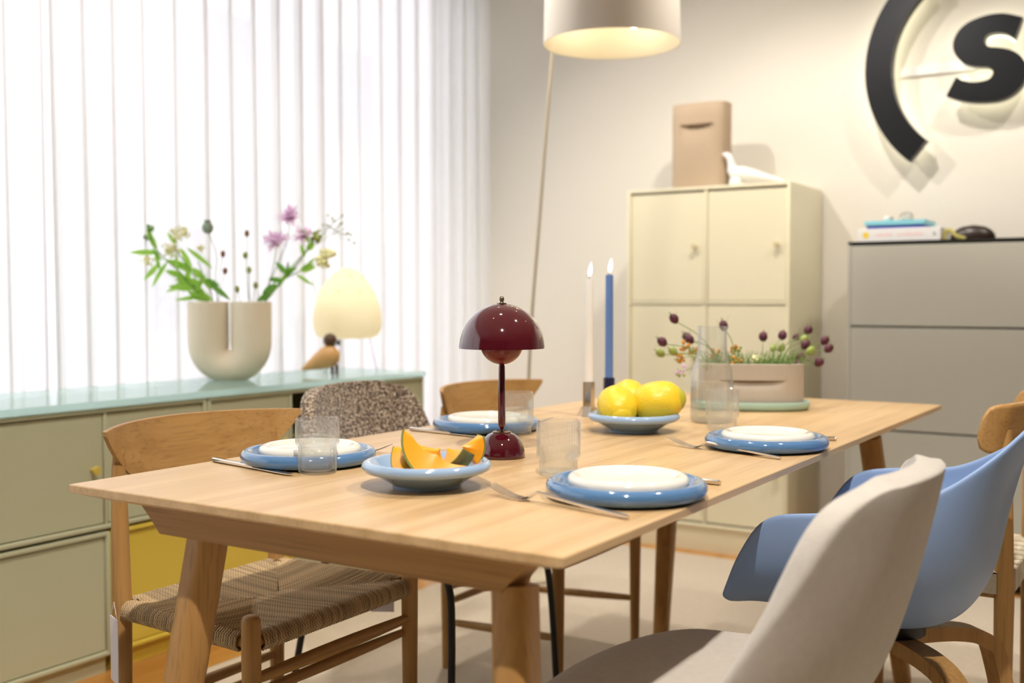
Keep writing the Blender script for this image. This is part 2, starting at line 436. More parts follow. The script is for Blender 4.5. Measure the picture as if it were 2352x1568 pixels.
OA, OC = rgb(214, 180, 134), rgb(197, 161, 113)
oak = {k: wood('oak_' + k, OA, OC, k, 0.33) for k in 'xyz'}
OA2, OC2 = rgb(192, 147, 88), rgb(174, 129, 72)
oakd = {k: wood('oak_warm_' + k, OA2, OC2, k, 0.45, 1.0, 0.7) for k in 'xyz'}
M = dict(
    wall=pbr('wall_paint', rgb(236, 230, 218), 0.9, var=0.015, scale=2, bump=0.05, bscale=300),
    shopw=pbr('shop_wall_taupe', rgb(150, 140, 128), 0.9, var=0.02),
    ceil=pbr('ceiling_paint', rgb(222, 218, 212), 0.9, var=0.01),
    floor=wood('floor_oak', rgb(206, 150, 78), rgb(184, 126, 58), 'y', 0.35, 0.5, 0.4),
    rug=pbr('rug_wool', rgb(212, 196, 174), 0.95, var=0.10, scale=60, bump=0.8, bscale=260, sheen=0.2),
    green=pbr('lacquer_sage', rgb(198, 198, 166), 0.45, var=0.02, bump=0.03, bscale=500),
    green_in=pbr('lacquer_olive', rgb(120, 122, 70), 0.5, var=0.02),
    yellow=pbr('lacquer_yellow', rgb(226, 198, 78), 0.4, var=0.02),
    knob=pbr('knob_ochre', rgb(222, 196, 92), 0.4, var=0.02),
    cream=pbr('lacquer_cream', rgb(238, 230, 200), 0.4, var=0.012),
    creamk=pbr('knob_beige', rgb(214, 200, 160), 0.4),
    grey=pbr('lacquer_stone_grey', rgb(192, 190, 178), 0.42, var=0.012),
    black=pbr('black_top', rgb(30, 28, 28), 0.4, var=0.05),
    gap=pbr('shadow_gap_grey', rgb(132, 128, 112), 0.6),
    gtop=glass('green_edge_glass', (0.90, 0.99, 0.975, 1), 0.25, 0.0, 1.5),
    gtopback=pbr('painted_glass_back', rgb(226, 236, 228), 0.3, var=0.01),
    blue_plate=pbr('glaze_blue', rgb(84, 124, 168), 0.08, var=0.05, scale=20, coat=0.6),
    white_plate=pbr('glaze_cream', rgb(234, 229, 218), 0.10, var=0.015, coat=0.6),
    bowl=pbr('glaze_pale_blue', rgb(150, 176, 206), 0.12, var=0.03, coat=0.5),
    steel=pbr('polished_steel', rgb(220, 214, 206), 0.14, 1.0, var=0.03),
    burg=pbr('burgundy_lacquer', rgb(74, 12, 24), 0.06, var=0.02, coat=1.0),
    burg_red=pbr('burgundy_inner_lacquer', rgb(112, 24, 28), 0.22, var=0.02, coat=0.0),
    brass=pbr('aged_nickel', rgb(150, 138, 120), 0.25, 1.0),
    wax_w=pbr('wax_white', rgb(250, 246, 240), 0.5, var=0.01, sss=0.1),
    wax_b=pbr('wax_blue', rgb(100, 134, 196), 0.5, var=0.02, sss=0.2),
    wick=pbr('wick_black', rgb(30, 24, 20), 0.9),
    navy=pbr('navy_enamel', rgb(24, 26, 60), 0.25, var=0.05),
    lemon=pbr('lemon_peel', rgb(238, 204, 48), 0.38, var=0.10, scale=14, bump=0.5, bscale=160, sss=0.1),
    lemon_g=pbr('lemon_green_tip', rgb(196, 190, 56), 0.4, var=0.15),
    melon=pbr('melon_flesh', rgb(250, 168, 34), 0.35, var=0.10, scale=30, sss=0.15),
    rind=pbr('melon_rind', rgb(128, 128, 66), 0.6, var=0.45, scale=90, bump=0.6, bscale=160),
    rind_g=pbr('melon_rind_green', rgb(92, 120, 36), 0.5, var=0.2),
    clay=pbr('planter_taupe_ceramic', rgb(184, 173, 157), 0.7, var=0.03),
    mint=pbr('tray_mint', rgb(178, 212, 198), 0.45, var=0.02),
    vase=pbr('vase_sand_ceramic', rgb(244, 230, 204), 0.6, var=0.015),
    ribv=pbr('vase_beige_ribbed', rgb(186, 164, 138), 0.7, var=0.03),
    white=pbr('white_matte_ceramic', rgb(238, 238, 236), 0.5, var=0.01),
    blackm=pbr('black_powder_steel', rgb(34, 30, 28), 0.45, var=0.05),
    greyfab=pbr('greige_felt', rgb(192, 184, 174), 0.95, var=0.10, scale=70, bump=0.35, bscale=420, sheen=0.3),
    blueshell=pbr('blue_polypropylene', rgb(134, 160, 202), 0.5, var=0.01, bump=0.05, bscale=900),
    cord=cord_mat('paper_cord', rgb(212, 182, 138)),
    boucle=boucle('boucle_brown', rgb(66, 52, 42), rgb(140, 116, 94), rgb(206, 190, 168)),
    sign=pbr('sign_graphite', rgb(40, 41, 44), 0.34, 0.7, var=0.05),
    acryl=pane_mat('sign_clear_acrylic', (0.96, 0.97, 0.96, 1)),
    paper=pbr('card_white', rgb(232, 224, 226), 0.7, var=0.01),
    stem=pbr('stem_green', rgb(120, 150, 74), 0.6, var=0.1),
    leaf=thin_leaf('leaf_green', rgb(150, 200, 84), rgb(176, 226, 96)),
    leafd=thin_leaf('leaf_dark_green', rgb(104, 156, 72), rgb(130, 190, 80)),
    pink=thin_leaf('petal_pink', rgb(252, 222, 248), rgb(253, 228, 250)),
    pale=pbr('blossom_pale_yellow', rgb(250, 246, 190), 0.8, var=0.06, scale=60),
    poppy=pbr('poppy_pod_green', rgb(142, 160, 140), 0.6, var=0.1),
    brown=pbr('bud_brown', rgb(136, 92, 58), 0.7, var=0.2, scale=60),
    pod=pbr('nigella_pod_maroon', rgb(88, 34, 52), 0.6, var=0.35, scale=60),
    podg=pbr('nigella_pod_green', rgb(150, 164, 78), 0.6, var=0.25, scale=60),
    orange=pbr('blossom_orange', rgb(206, 140, 50), 0.7, var=0.2, scale=60),
    walnut=pbr('walnut_dark', rgb(92, 62, 40), 0.4, var=0.15, scale=30),
    beech=pbr('beech_light', rgb(222, 172, 110), 0.4, var=0.05, scale=12),
    shade=pbr('lampshade_offwhite', rgb(232, 224, 212), 0.6, var=0.01),
    shade_in=pbr('lampshade_inner', rgb(250, 242, 222), 0.6, var=0.01),
    rod=pbr('rod_sand', rgb(196, 182, 156), 0.4),
    web=pbr('webbing_beige', rgb(196, 184, 160), 0.9, var=0.08, scale=80, bump=0.4, bscale=300),
    bookw=pbr('book_white', rgb(240, 238, 236), 0.5, var=0.01),
    bookb=pbr('book_light_blue', rgb(142, 214, 230), 0.5, var=0.02),
    bookd=pbr('book_royal_blue', rgb(34, 60, 190), 0.5, var=0.02),
    book_y=pbr('print_yellow', rgb(246, 214, 70), 0.6),
    book_p=pbr('print_pink', rgb(246, 200, 196), 0.6),
    book_g=pbr('print_grey', rgb(160, 160, 160), 0.6),
    darkb=pbr('dark_brown_horn', rgb(40, 24, 16), 0.35, var=0.3, scale=12),
    strap=pbr('strap_yellow', rgb(206, 196, 110), 0.5),
    outp=pbr('pavement_pale', rgb(206, 200, 200), 0.9),
    facade=pbr('facade_pink', rgb(236, 222, 228), 0.9, var=0.02),
    facade_b=pbr('facade_pale_blue', rgb(196, 212, 232), 0.9, var=0.02),
    fwin=pbr('facade_window_grey', rgb(186, 176, 190), 0.5),
    frame=pbr('window_frame_white', rgb(236, 234, 230), 0.5, var=0.01),
    glass=thin_glass('tumbler_glass', 0.07, 0.6),
    caraf=thin_glass('carafe_glass', 0.03, 0.85),
    water=glass('water', (0.985, 0.995, 0.99, 1), 0.8, 0.0, 1.33),
    pane=pane_mat('window_pane', (0.98, 0.99, 1, 1)),
    sheer=cloth_sheer('sheer_voile', (0.92, 0.905, 0.90, 1), 0.24, 0.62),
    flame=emit('candle_flame', (1.0, 0.86, 0.58, 1), 14),
    led=emit('sign_led', (1.0, 0.95, 0.70, 1), 2.6),
    bulb=emit('warm_bulb', (1.0, 0.86, 0.62, 1), 16),
    bulb2=emit('paper_lamp_bulb', (1.0, 0.86, 0.62, 1), 4),
    lens=emit('downlight_lens', (1.0, 0.86, 0.66, 1), 14),
    eggl=paper_mat('lamp_paper', (0.90, 0.84, 0.68, 1)),
)
def randomize(m):
    n = m.node_tree.nodes; l = m.node_tree.links
    oi = n.new('ShaderNodeObjectInfo')
    ml = n.new('ShaderNodeVectorMath'); ml.operation = 'SCALE'; ml.inputs[0].default_value = (37, 53, 71)
    l.new(oi.outputs['Random'], ml.inputs['Scale'])
    for x in [k for k in n if k.type == 'MAPPING']:
        l.new(ml.outputs[0], x.inputs['Location'])
randomize(M['floor'])

# ================================================================== THE ROOM
X0, X1, Y0, Y1, ZC = -2.66, 4.0, -5.0, 3.52, 2.80
fl = structure(MB().box((X0 - .15, Y0 - .15, -0.10), (X1 + .15, Y1 + .15, -0.017)), 'floor', M['gap'])
pw, pl = 0.165, 2.2
pm = MB().box((0.0006, 0.0008, -0.017), (pw - 0.0006, pl - 0.0008, -0.005), 0.0008, 1).mesh('plank', M['floor'], 0)
nx = int((X1 - X0) / pw) + 1
for i in range(nx):
    y = Y0 - (i * 0.83 % pl)
    while y < Y1:
        if y + pl > Y0:
            o = bpy.data.objects.new('plank', pm); COL.objects.link(o); o.parent = fl
            o.location = (X0 + i * pw, y, 0)
            if y + pl > Y1: o.scale.y = (Y1 - y) / pl
            if y < Y0: o.location.y = Y0; o.scale.y = (y + pl - Y0) / pl
            if X0 + (i + 1) * pw > X1: o.scale.x = (X1 - X0 - i * pw) / pw
        y += pl
structure(MB().box((X0 - .15, Y1, -0.1), (X1 + .15, Y1 + .15, ZC)), 'wall_back', M['wall'])
structure(MB().box((X1, Y0, -0.1), (X1 + .15, Y1, ZC)), 'wall_right', M['shopw'])
structure(MB().box((X0 - .15, Y0 - .15, ZC), (X1 + .15, Y1 + .15, ZC + .12)), 'ceiling', M['ceil'])
# window wall with its wide opening
wy0, wy1, wz0, wz1 = -3.2, 3.50, 0.12, 2.72
structure(MB().box((X0 - .15, Y0, -.1), (X0, wy0, ZC)).box((X0 - .15, wy1, -.1), (X0, Y1, ZC))
          .box((X0 - .15, wy0, -.1), (X0, wy1, wz0)).box((X0 - .15, wy0, wz1), (X0, wy1, ZC)), 'wall_left', M['wall'])
structure(MB().box((X0, Y0 - .15, -.1), (X1, Y0, ZC)), 'wall_front', M['shopw'])

def window(name, axis, c, a0, a1, z0, z1, cuts):
    w = bpy.data.objects.new(name, None); COL.objects.link(w); w['kind'] = 'structure'
    t = 0.05
    def bar(p0, p1, q0, q1, nm='frame'):
        if axis == 'x': MB().box((c - .03, p0, q0), (c + .03, p1, q1), .004, 1).build(nm, M['frame'], w, 0)
        else: MB().box((p0, c - .03, q0), (p1, c + .03, q1), .004, 1).build(nm, M['frame'], w, 0)
    bar(a0, a1, z0, z0 + t); bar(a0, a1, z1 - t, z1); bar(a0, a0 + t, z0 + t, z1 - t); bar(a1 - t, a1, z0 + t, z1 - t)
    xs = [a0 + t] + cuts + [a1 - t]
    for k in cuts: bar(k - .022, k + .022, z0 + t, z1 - t, 'mullion')
    for p, q in zip(xs[:-1], xs[1:]):
        m = MB()
        if axis == 'x': m.add([(c, p, z0 + t), (c, q, z0 + t), (c, q, z1 - t), (c, p, z1 - t)], [(0, 1, 2, 3)])
        else: m.add([(p, c, z0 + t), (q, c, z0 + t), (q, c, z1 - t), (p, c, z1 - t)], [(0, 1, 2, 3)])
        m.build('pane', M['pane'], w, 0)
window('window_1', 'x', X0 - .09, wy0, wy1, wz0, wz1, [-1.2, 0.95])

# outside: the street seen dimly through the voile
structure(MB().box((-40, -40, -0.35), (X0 - .15, 40, -0.15)), 'ground_street', M['outp'])
def building(label, x, y0, y1, h, mat, wins):
    b = thing('street_building', label, 'building', (x, (y0 + y1) / 2, -0.15))
    MB().box((x - 3, y0, -.15), (x, y1, h)).build('facade', mat, b, 0, world=True)
    for (a, c, z0, z1) in wins:
        f = MB().box((x, a, z0), (x + .04, c, z1), .01, 1).build('window', M['frame'], b, 0, world=True)
        MB().box((x + .03, a + .06, z0 + .06), (x + .05, c - .06, z1 - .06)).build('pane', M['fwin'], f, 0, world=True)
    return b
building('pale pink house front across the street behind the voile', -9.0, 5.2, 16.0, 7.0, M['facade'],
         [(6.6, 7.5, .6, 1.9), (8.3, 9.2, .6, 1.9), (10.0, 10.9, .6, 1.9), (11.7, 12.6, .6, 1.9), (7.4, 8.3, 3.0, 4.4), (9.6, 10.5, 3.0, 4.4)])
building('low pale blue pavilion across the street behind the voile', -10.5, -1.5, 4.3, 1.55, M['facade_b'],
         [(-.8, .5, .3, 1.2), (1.0, 2.2, .3, 1.2), (2.7, 3.8, .3, 1.2)])

# ------------------------------------------------------------------ ceiling downlights
for i, (x, y, z, ax, ay, pwr, cone, rad) in enumerate(SPOTS):
    t = thing('ceiling_spotlight', 'white recessed ceiling spotlight above ' + ('the near right end of the table', 'the blue armchair', 'the burgundy lamp', 'the cream cabinet', 'the grey chest', 'the arc floor lamp', 'the near oak chair, added as fill for the bouquet and sideboard')[i], 'ceiling light', (x, y, z), 0, 'recessed ceiling spotlights')
    MB().lathe([(.0, .02), (.05, .02), (.058, .02), (.058, -.012), (.045, -.012), (.04, .004), (.0, .004)], 24).build('housing', M['frame'], t)
    MB().lathe([(.0, .0025), (.036, .0025)], 24).build('lens', M['lens'], t)
    ld = bpy.data.lights.new('spot_light', 'SPOT')
    ld.energy = pwr; ld.color = WARM; ld.spot_size = math.radians(cone); ld.spot_blend = 0.6; ld.shadow_soft_size = rad; ld.specular_factor = 0.2
    lo = bpy.data.objects.new('spot_light', ld); COL.objects.link(lo); lo.parent = t
    lo.location = (0, 0, -0.06)
    d = Vector((ax, ay, -1)).normalized()
    lo.rotation_euler = d.to_track_quat('-Z', 'Y').to_euler()

# ------------------------------------------------------------------ voile curtain
def curtain(label, y0, y1, xc, seed, amp=0.045):
    rnd = random.Random(seed)
    ys = []; ph = 0; y = y0; pts = []
    N = int((y1 - y0) / 0.006)
    f = 2 * PI / 0.125
    a = 0
    jit = [rnd.uniform(-1, 1) for _ in range(400)]
    def J(t):
        k = int(math.floor(t)); u = t - k; u = u * u * (3 - 2 * u)
        return jit[k % 400] * (1 - u) + jit[(k + 1) % 400] * u
    nz = 9
    def fn(u, v):
        y = y0 + (y1 - y0) * u
        z = 0.02 + (ZC - 0.06) * v
        s = (y - y0) * 8.0
        p = f * y + 1.3 * J(s * .35) + .25 * J(s * .8 + 40)
        a = amp * (0.75 + .35 * J(s * .6 + 90)) * (1 + 0.25 * (1 - v))
        w = math.sin(p)
        x = xc + a * (w + .22 * math.sin(2 * p + 1.0)) + .006 * J(s * 3 + v * 2)
        return Vector((x, y + .018 * math.sin(2 * p) + .02 * (1 - v) * J(s * .3 + 10), z))
    m = MB().grid(fn, N, nz)
    o = m.build('voile_curtain', M['sheer'], None, 80)
    return tag(o, label, 'curtain', 'voile curtains along the window')
curtain('long white voile curtain in soft folds behind the vase and glowing lamp', 1.02, 3.505, -2.475, 3)
curtain('white voile curtain at the far left above the sage sideboard', -3.3, 1.06, -2.50, 5, 0.03)
tag(MB().box((-2.51, -3.3, ZC - .035), (-2.44, 3.51, ZC), .004, 1).build('curtain_rail', M['frame']), 'white curtain rail fixed to the ceiling above the voile', 'curtain rail')

# ------------------------------------------------------------------ rug
rug = MB().box((-1.725, -2.6, -0.005), (2.6, 3.01, 0.0), 0.002, 2).build('rug', M['rug'])
tag(rug, 'beige wool rug under the dining table and chairs', 'rug')

# ================================================================== SIDEBOARD (separate units + glass top)
SX, SB = -1.93, -2.37
def cab_unit(name, label, x_front, x_back, y0, y1, z0, z1, mat, cells, kn, plinth=0.0, group=None, rows=1, inner=None):
    """front faces +X; cells: list of 'door'/'open' left to right (increasing y)"""
    t = thing(name, label, 'cabinet', ((x_front + x_back) / 2, (y0 + y1) / 2, z0 - plinth), 0, group)
    e = 0.013
    body = MB()
    body.box((x_back, y0, z0), (x_front, y0 + e, z1), .004).box((x_back, y1 - e, z0), (x_front, y1, z1), .004)
    body.box((x_back, y0 + e * .6, z1 - e), (x_front, y1 - e * .6, z1), .004).box((x_back, y0 + e * .6, z0), (x_front, y1 - e * .6, z0 + e), .004)
    body.box((x_back, y0 + e, z0 + e), (x_back + .008, y1 - e, z1 - e))
    body.build('carcass', mat, t, 40, world=True)
    if plinth:
        MB().box((x_back + .02, y0 + .008, z0 - plinth - .005), (x_front - .02, y1 - .008, z0)).build('plinth', mat, t, 0, world=True)
    n = len(cells); w = (y1 - y0 - 2 * e) / n
    for i, c in enumerate(cells):
        a = y0 + e + i * w; b = a + w
        if i: MB().box((x_back + .01, a - .005, z0 + e), (x_front - .004, a + .005, z1 - e), .002, 1).build('divider', mat, t, 40, world=True)
        if c == 'open':
            MB().box((x_back + .009, a + .004, z0 + e), (x_back + .016, b - .004, z1 - e)).build('back_panel', inner or mat, t, 0, world=True)
            MB().box((x_back + .016, a + .006, (z0 + z1) / 2), (x_front - .02, b - .006, (z0 + z1) / 2 + .012)).build('shelf', inner or mat, t, 0, world=True)
            continue
        d = MB().box((x_front - .026, a + .0065 * (1 if i else .35), z0 + e + .0025), (x_front - .008, b - .0065 * (1 if i < n - 1 else .35), z1 - e - .0025), .002, 1).build('door', mat, t, 40, world=True)
        ky, kz = (b - .042 if c == 'door' else (a + b) / 2), (z0 + z1) / 2 + (.0 if c == 'door' else .02)
        K = MB().lathe([(0, 0), (.006, 0), (.006, .012), (.0125, .017), (.013, .024), (.011, .026), (0, .026)], 20)
        K.xf(Matrix.Translation((x_front - .008, ky, kz)) @ Matrix.Rotation(PI / 2, 4, 'Y'))
        K.build('knob', kn, d, 40, world=True)
    return t
g1 = 'sage units of the long sideboard'
cab_unit('sideboard_unit', 'upper sage green cabinet with yellow knob behind the near oak chair', SX, SB, 0.484, 1.202, 0.400, 0.735, M['green'], ['door', 'door'], M['knob'], group=g1)
cab_unit('sideboard_unit', 'upper sage green cabinet with one door and a dark open shelf beside the boucle chair', SX, SB, 1.206, 1.926, 0.400, 0.735, M['green'], ['door', 'open'], M['knob'], group=g1, inner=M['green_in'])
cab_unit('sideboard_unit', 'narrow upper sage green cabinet at the right end of the sideboard', SX, SB, 1.930, 2.288, 0.400, 0.735, M['green'], ['door'], M['knob'], group=g1)
cab_unit('sideboard_unit', 'upper sage green cabinet running out of the picture at left', SX, SB, -0.236, 0.480, 0.400, 0.735, M['green'], ['door', 'door'], M['knob'], group=g1)
cab_unit('sideboard_unit', 'lower sage green cabinet at far left with a single wide door', SX, SB, 0.140, 0.852, 0.045, 0.392, M['green'], ['wide'], M['knob'], 0.045, group=g1)
cab_unit('sideboard_unit', 'lower sage green cabinet behind the boucle chair', SX, SB, 1.576, 2.288, 0.045, 0.392, M['green'], ['wide'], M['knob'], 0.045, group=g1)
cab_unit('sideboard_unit', 'lower sage green cabinet outside the left edge of the picture', SX, SB, -0.576, 0.136, 0.045, 0.392, M['green'], ['wide'], M['knob'], 0.045, group=g1)
cab_unit('yellow_sideboard_unit', 'bright yellow lower cabinet behind the near oak chair', SX, SB, 0.858, 1.570, 0.045, 0.392, M['yellow'], ['wide'], M['yellow'], 0.045)
gt = MB().box((SB - .01, -.58, 0.7355), (SX + .006, 2.294, 0.7555), .001, 1).build('sideboard_cover_glass', M['gtop'], None, 0)
tag(gt, 'pale green glass sheet lying along the whole sage sideboard', 'glass sheet')
MB().box((SB - .008, -.578, 0.7352), (SX + .002, 2.292, 0.7372)).build('painted_back', M['gtopback'], gt, 0)

# ================================================================== CREAM CABINET
t = thing('cream_cabinet', 'tall cream lacquered cabinet with six doors against the wall', 'cabinet', (-1.105, 3.30, 0))
cx0, cx1, cy0, cyb = -1.457, -0.752, 3.088, 3.505
e = 0.014
zb, zt = 0.095, 1.492
b = MB().box((cx0, cy0, zb), (cx0 + e, cyb, zt), .004).box((cx1 - e, cy0, zb), (cx1, cyb, zt), .004)
b.box((cx0 + .008, cy0, zt - e), (cx1 - .008, cyb, zt), .004).box((cx0 + .008, cy0, zb), (cx1 - .008, cyb, zb + e), .004)
b.box((cx0 + e, cyb - .01, zb + e), (cx1 - e, cyb - .002, zt - e))
b.build('carcass', M['cream'], t, 40, world=True)
MB().box((cx0 + .004, cy0 + .012, -.005), (cx1 - .004, cyb, zb)).build('plinth', M['cream'], t, 0, world=True)
zs = [zb + e, 0.560, 1.0185, zt - e]
xm = (cx0 + cx1) / 2
MB().box((xm - .006, cy0 + .003, zb + e), (xm + .006, cyb - .01, zt - e), .002, 1).build('divider', M['cream'], t, 40, world=True)
for k in (1, 2):
    MB().box((cx0 + e, cy0 + .003, zs[k] - .006), (cx1 - e, cyb - .01, zs[k] + .006), .002, 1).build('divider', M['cream'], t, 40, world=True)
for r in range(3):
    for c in range(2):
        a0 = cx0 + e + .002 if c == 0 else xm + .008
        a1 = xm - .008 if c == 0 else cx1 - e - .002
        d = MB().box((a0, cy0 + .008, zs[r] + .008), (a1, cy0 + .026, zs[r + 1] - .008), .002, 1).build('door', M['cream'], t, 40, world=True)
        K = MB().lathe([(0, 0), (.006, 0), (.006, .012), (.0115, .017), (.012, .024), (.01, .026), (0, .026)], 20)
        K.xf(Matrix.Translation((a1 - .036, cy0 + .008, (zs[r] + zs[r + 1]) / 2)) @ Matrix.Rotation(PI / 2, 4, 'X'))
        K.build('knob', M['creamk'], d, 40, world=True)

# ================================================================== GREY DRAWER CHEST
t = thing('drawer_chest', 'stone grey drawer chest with thin black top at right', 'chest of drawers', (0.15, 3.28, 0))
gx0, gx1, gy, gyb = -0.518, 0.78, 3.05, 3.505
MB().box((gx0 + .006, gy + .02, .03), (gx1 - .006, gyb, 1.238)).build('carcass', M['gap'], t, 0, world=True)
MB().box((gx0, gy, 1.238), (gx1, gyb, 1.2475), .001, 1).build('top', M['black'], t, 0, world=True)
MB().box((gx0, gy + .003, .02), (gx0 + .012, gyb, 1.238), .001, 1).build('side_panel', M['grey'], t, 0, world=True)
MB().box((gx1 - .012, gy + .003, .02), (gx1, gyb, 1.238), .001, 1).build('side_panel', M['grey'], t, 0, world=True)
zz = [1.2355, 0.9315, 0.5475, 0.170, 0.03]
for k in range(4):
    MB().box((gx0 + .0135, gy, zz[k + 1] + .004), (gx1 - .0135, gy + .02, zz[k] - .004), .0015, 1).build('drawer_front', M['grey'], t, 0, world=True)
MB().box((gx0 + .03, gy + .05, -.005), (gx1 - .03, gyb - .02, .03)).build('plinth', M['black'], t, 0, world=True)

# ================================================================== WALL SIGN
t = thing('wall_sign', 'dark backlit logo sign with a curved arc and letter s on the wall', 'sign', (-0.1, 3.50, 1.9))
ys0, ys1 = 3.40, 3.452          # face and back of the letters
def on_wall(px, py, y):
    d = FW + RT * ((px - CX) / F_PX) - UP * ((py - CY) / F_PX)
    k = (y - CAM.y) / d.y
    p = CAM + d * k
    return (p.x, p.z)
def zp(x, y): return (1900 + x / 3.485, y / 3.485)
s_out = [(1565, 135), (1480, 115), (1400, 105), (1300, 115), (1200, 145), (1110, 190), (1040, 260), (1005, 350), (1020, 430), (1080, 500), (1150, 527), (1220, 535), (1290, 540), (1325, 575), (1300, 625), (1230, 650), (1150, 655), (1080, 640), (1030, 615), (950, 768), (1030, 797), (1130, 815), (1250, 818), (1370, 805), (1470, 765), (1545, 700), (1585, 630), (1596, 550), (1575, 480), (1530, 430), (1460, 395), (1370, 378), (1290, 370), (1260, 330), (1280, 280), (1350, 262), (1430, 270), (1500, 310)]
poly = [on_wall(*zp(*p), ys0) for p in s_out]
def dense(poly, corners, n=5):
    out = []
    N = len(poly)
    for i in range(N):
        p0, p1, p2, p3 = (Vector((*poly[(i + k) % N], 0)) for k in (-1, 0, 1, 2))
        if i in corners: p0 = p1
        if (i + 1) % N in corners: p3 = p2
        for k in range(n):
            u = k / n
            q = 0.5 * ((2 * p1) + (p2 - p0) * u + (2 * p0 - 5 * p1 + 4 * p2 - p3) * u * u + (3 * p1 - p0 - 3 * p2 + p3) * u ** 3)
            out.append((q.x, q.y))
    return out
poly = dense(poly, {0, 18, 19, 37})
def plate(poly, y0, y1, name, mat, grow=0.0):
    m = MB().prism(poly, lambda p: (p[0], y0, p[1]), lambda p: (p[0], y1, p[1]))
    return m.build(name, mat, t, 30, world=True)
cxs = sum(p[0] for p in poly) / len(poly); czs = sum(p[1] for p in poly) / len(poly)
lt = plate(poly, ys0, ys1, 'letter', M['sign'])
plate([(cxs + (p[0] - cxs) * .93, czs + (p[1] - czs) * .95) for p in poly], ys1 + .001, ys1 + .004, 'light_strip', M['led'])
# arc: ring segment around the letter
AC, ARO, ARI = (-0.074, 1.946), 0.481, 0.378
A0, A1 = math.radians(130), math.radians(230.5)
def ring(ro, ri, a0, a1, n=48):
    o = [(AC[0] + ro * math.cos(a0 + (a1 - a0) * k / n), AC[1] + ro * math.sin(a0 + (a1 - a0) * k / n)) for k in range(n + 1)]
    i_ = [(AC[0] + ri * math.cos(a1 + (a0 - a1) * k / n), AC[1] + ri * math.sin(a1 + (a0 - a1) * k / n)) for k in range(n + 1)]
    return o + i_
plate(ring(ARO, ARI, A0, A1), ys0, ys1, 'arc', M['sign'])
plate(ring(ARO - .012, ARI + .012, A0 + .03, A1 - .03), ys1 + .001, ys1 + .004, 'light_strip', M['led'])
for a in (A0 + .2, (A0 + A1) / 2, A1 - .2):
    c = (AC[0] + .43 * math.cos(a), AC[1] + .43 * math.sin(a))
    MB().tube([(c[0], ys1, c[1]), (c[0], 3.52, c[1])], .008, 8).build('standoff', M['steel'], t, world=True)
for dx, dz in ((-.06, .1), (.02, -.1)):
    MB().tube([(cxs + dx, ys1, czs + dz), (cxs + dx, 3.52, czs + dz)], .008, 8).build('standoff', M['steel'], t, world=True)
# white cable channel joining the two
c0 = on_wall(2066, 163, 3.505); c1 = on_wall(2245, 152, 3.505)
MB().box((c0[0], 3.505, min(c0[1], c1[1]) - .012), (c1[0], 3.519, max(c0[1], c1[1]) + .012), .002, 1).build('cable_channel', M['frame'], t, 0, world=True)
# ================================================================== DINING TABLE
TZ = 0.74
t = thing('dining_table', 'long light oak dining table with thin top and splayed legs', 'table', (-.45, 1.06, 0))
TX0, TX1, TY0, TY1 = -0.905, 0.002, 0.002, 2.118
def ttop():
    m = MB()
    def ring(i, z): return [(TX0 + i, TY0 + i, z), (TX1 - i, TY0 + i, z), (TX1 - i, TY1 - i, z), (TX0 + i, TY1 - i, z)]
    v = ring(.0015, TZ) + ring(0, TZ - .0015) + ring(0, TZ - .0125) + ring(.050, TZ - .030)
    f = [(0, 1, 2, 3), (15, 14, 13, 12)]
    for r in range(3):
        for k in range(4):
            f.append((r * 4 + k, r * 4 + (k + 1) % 4, r * 4 + 4 + (k + 1) % 4, r * 4 + 4 + k))
    return m.add(v, f)
ttop().build('tabletop', oak['y'], t, 0, world=True)
legz = 0.668
def leg_at(x, y, sx, sy):
    r = .027
    sec = []
    for k in range(24):
        a = 2 * PI * k / 24
        c, s_ = math.cos(a), math.sin(a)
        p = 3.4
        q = (abs(c) ** p + abs(s_) ** p) ** (-1 / p)
        sec.append((c * q, s_ * q))
    path = [(x + sx * .109 * h, y + sy * .133 * h, legz - h) for h in (0, .2, .4, .6640)]
    MB().tube(path, [.0275, .0275, .026, .022], sec=sec, up=(1, 0, 0)).build('leg', oakd['z'], t, 40, world=True)
for (y, sy) in ((.10, -1), (1.853, 1)):
    leg_at(-.693, y, -1, sy); leg_at(-.125, y, 1, sy)
    # cross rail with slanted ends under the top
    m = MB()
    prof = [(-.822, .7115), (-.080, .7115), (-.098, .6985), (-.128, .664), (-.772, .664), (-.798, .690)]
    m.prism(prof, lambda p: (p[0], y - .03, p[1]), lambda p: (p[0], y + .03, p[1]))
    m.build('cross_rail', oakd['x'], t, 0, world=True)
for x in (-.62, -.22):
    MB().box((x - .02, .13, .682), (x + .02, 1.823, .711), .002, 1).build('long_rail', oakd['y'], t, 0, world=True)

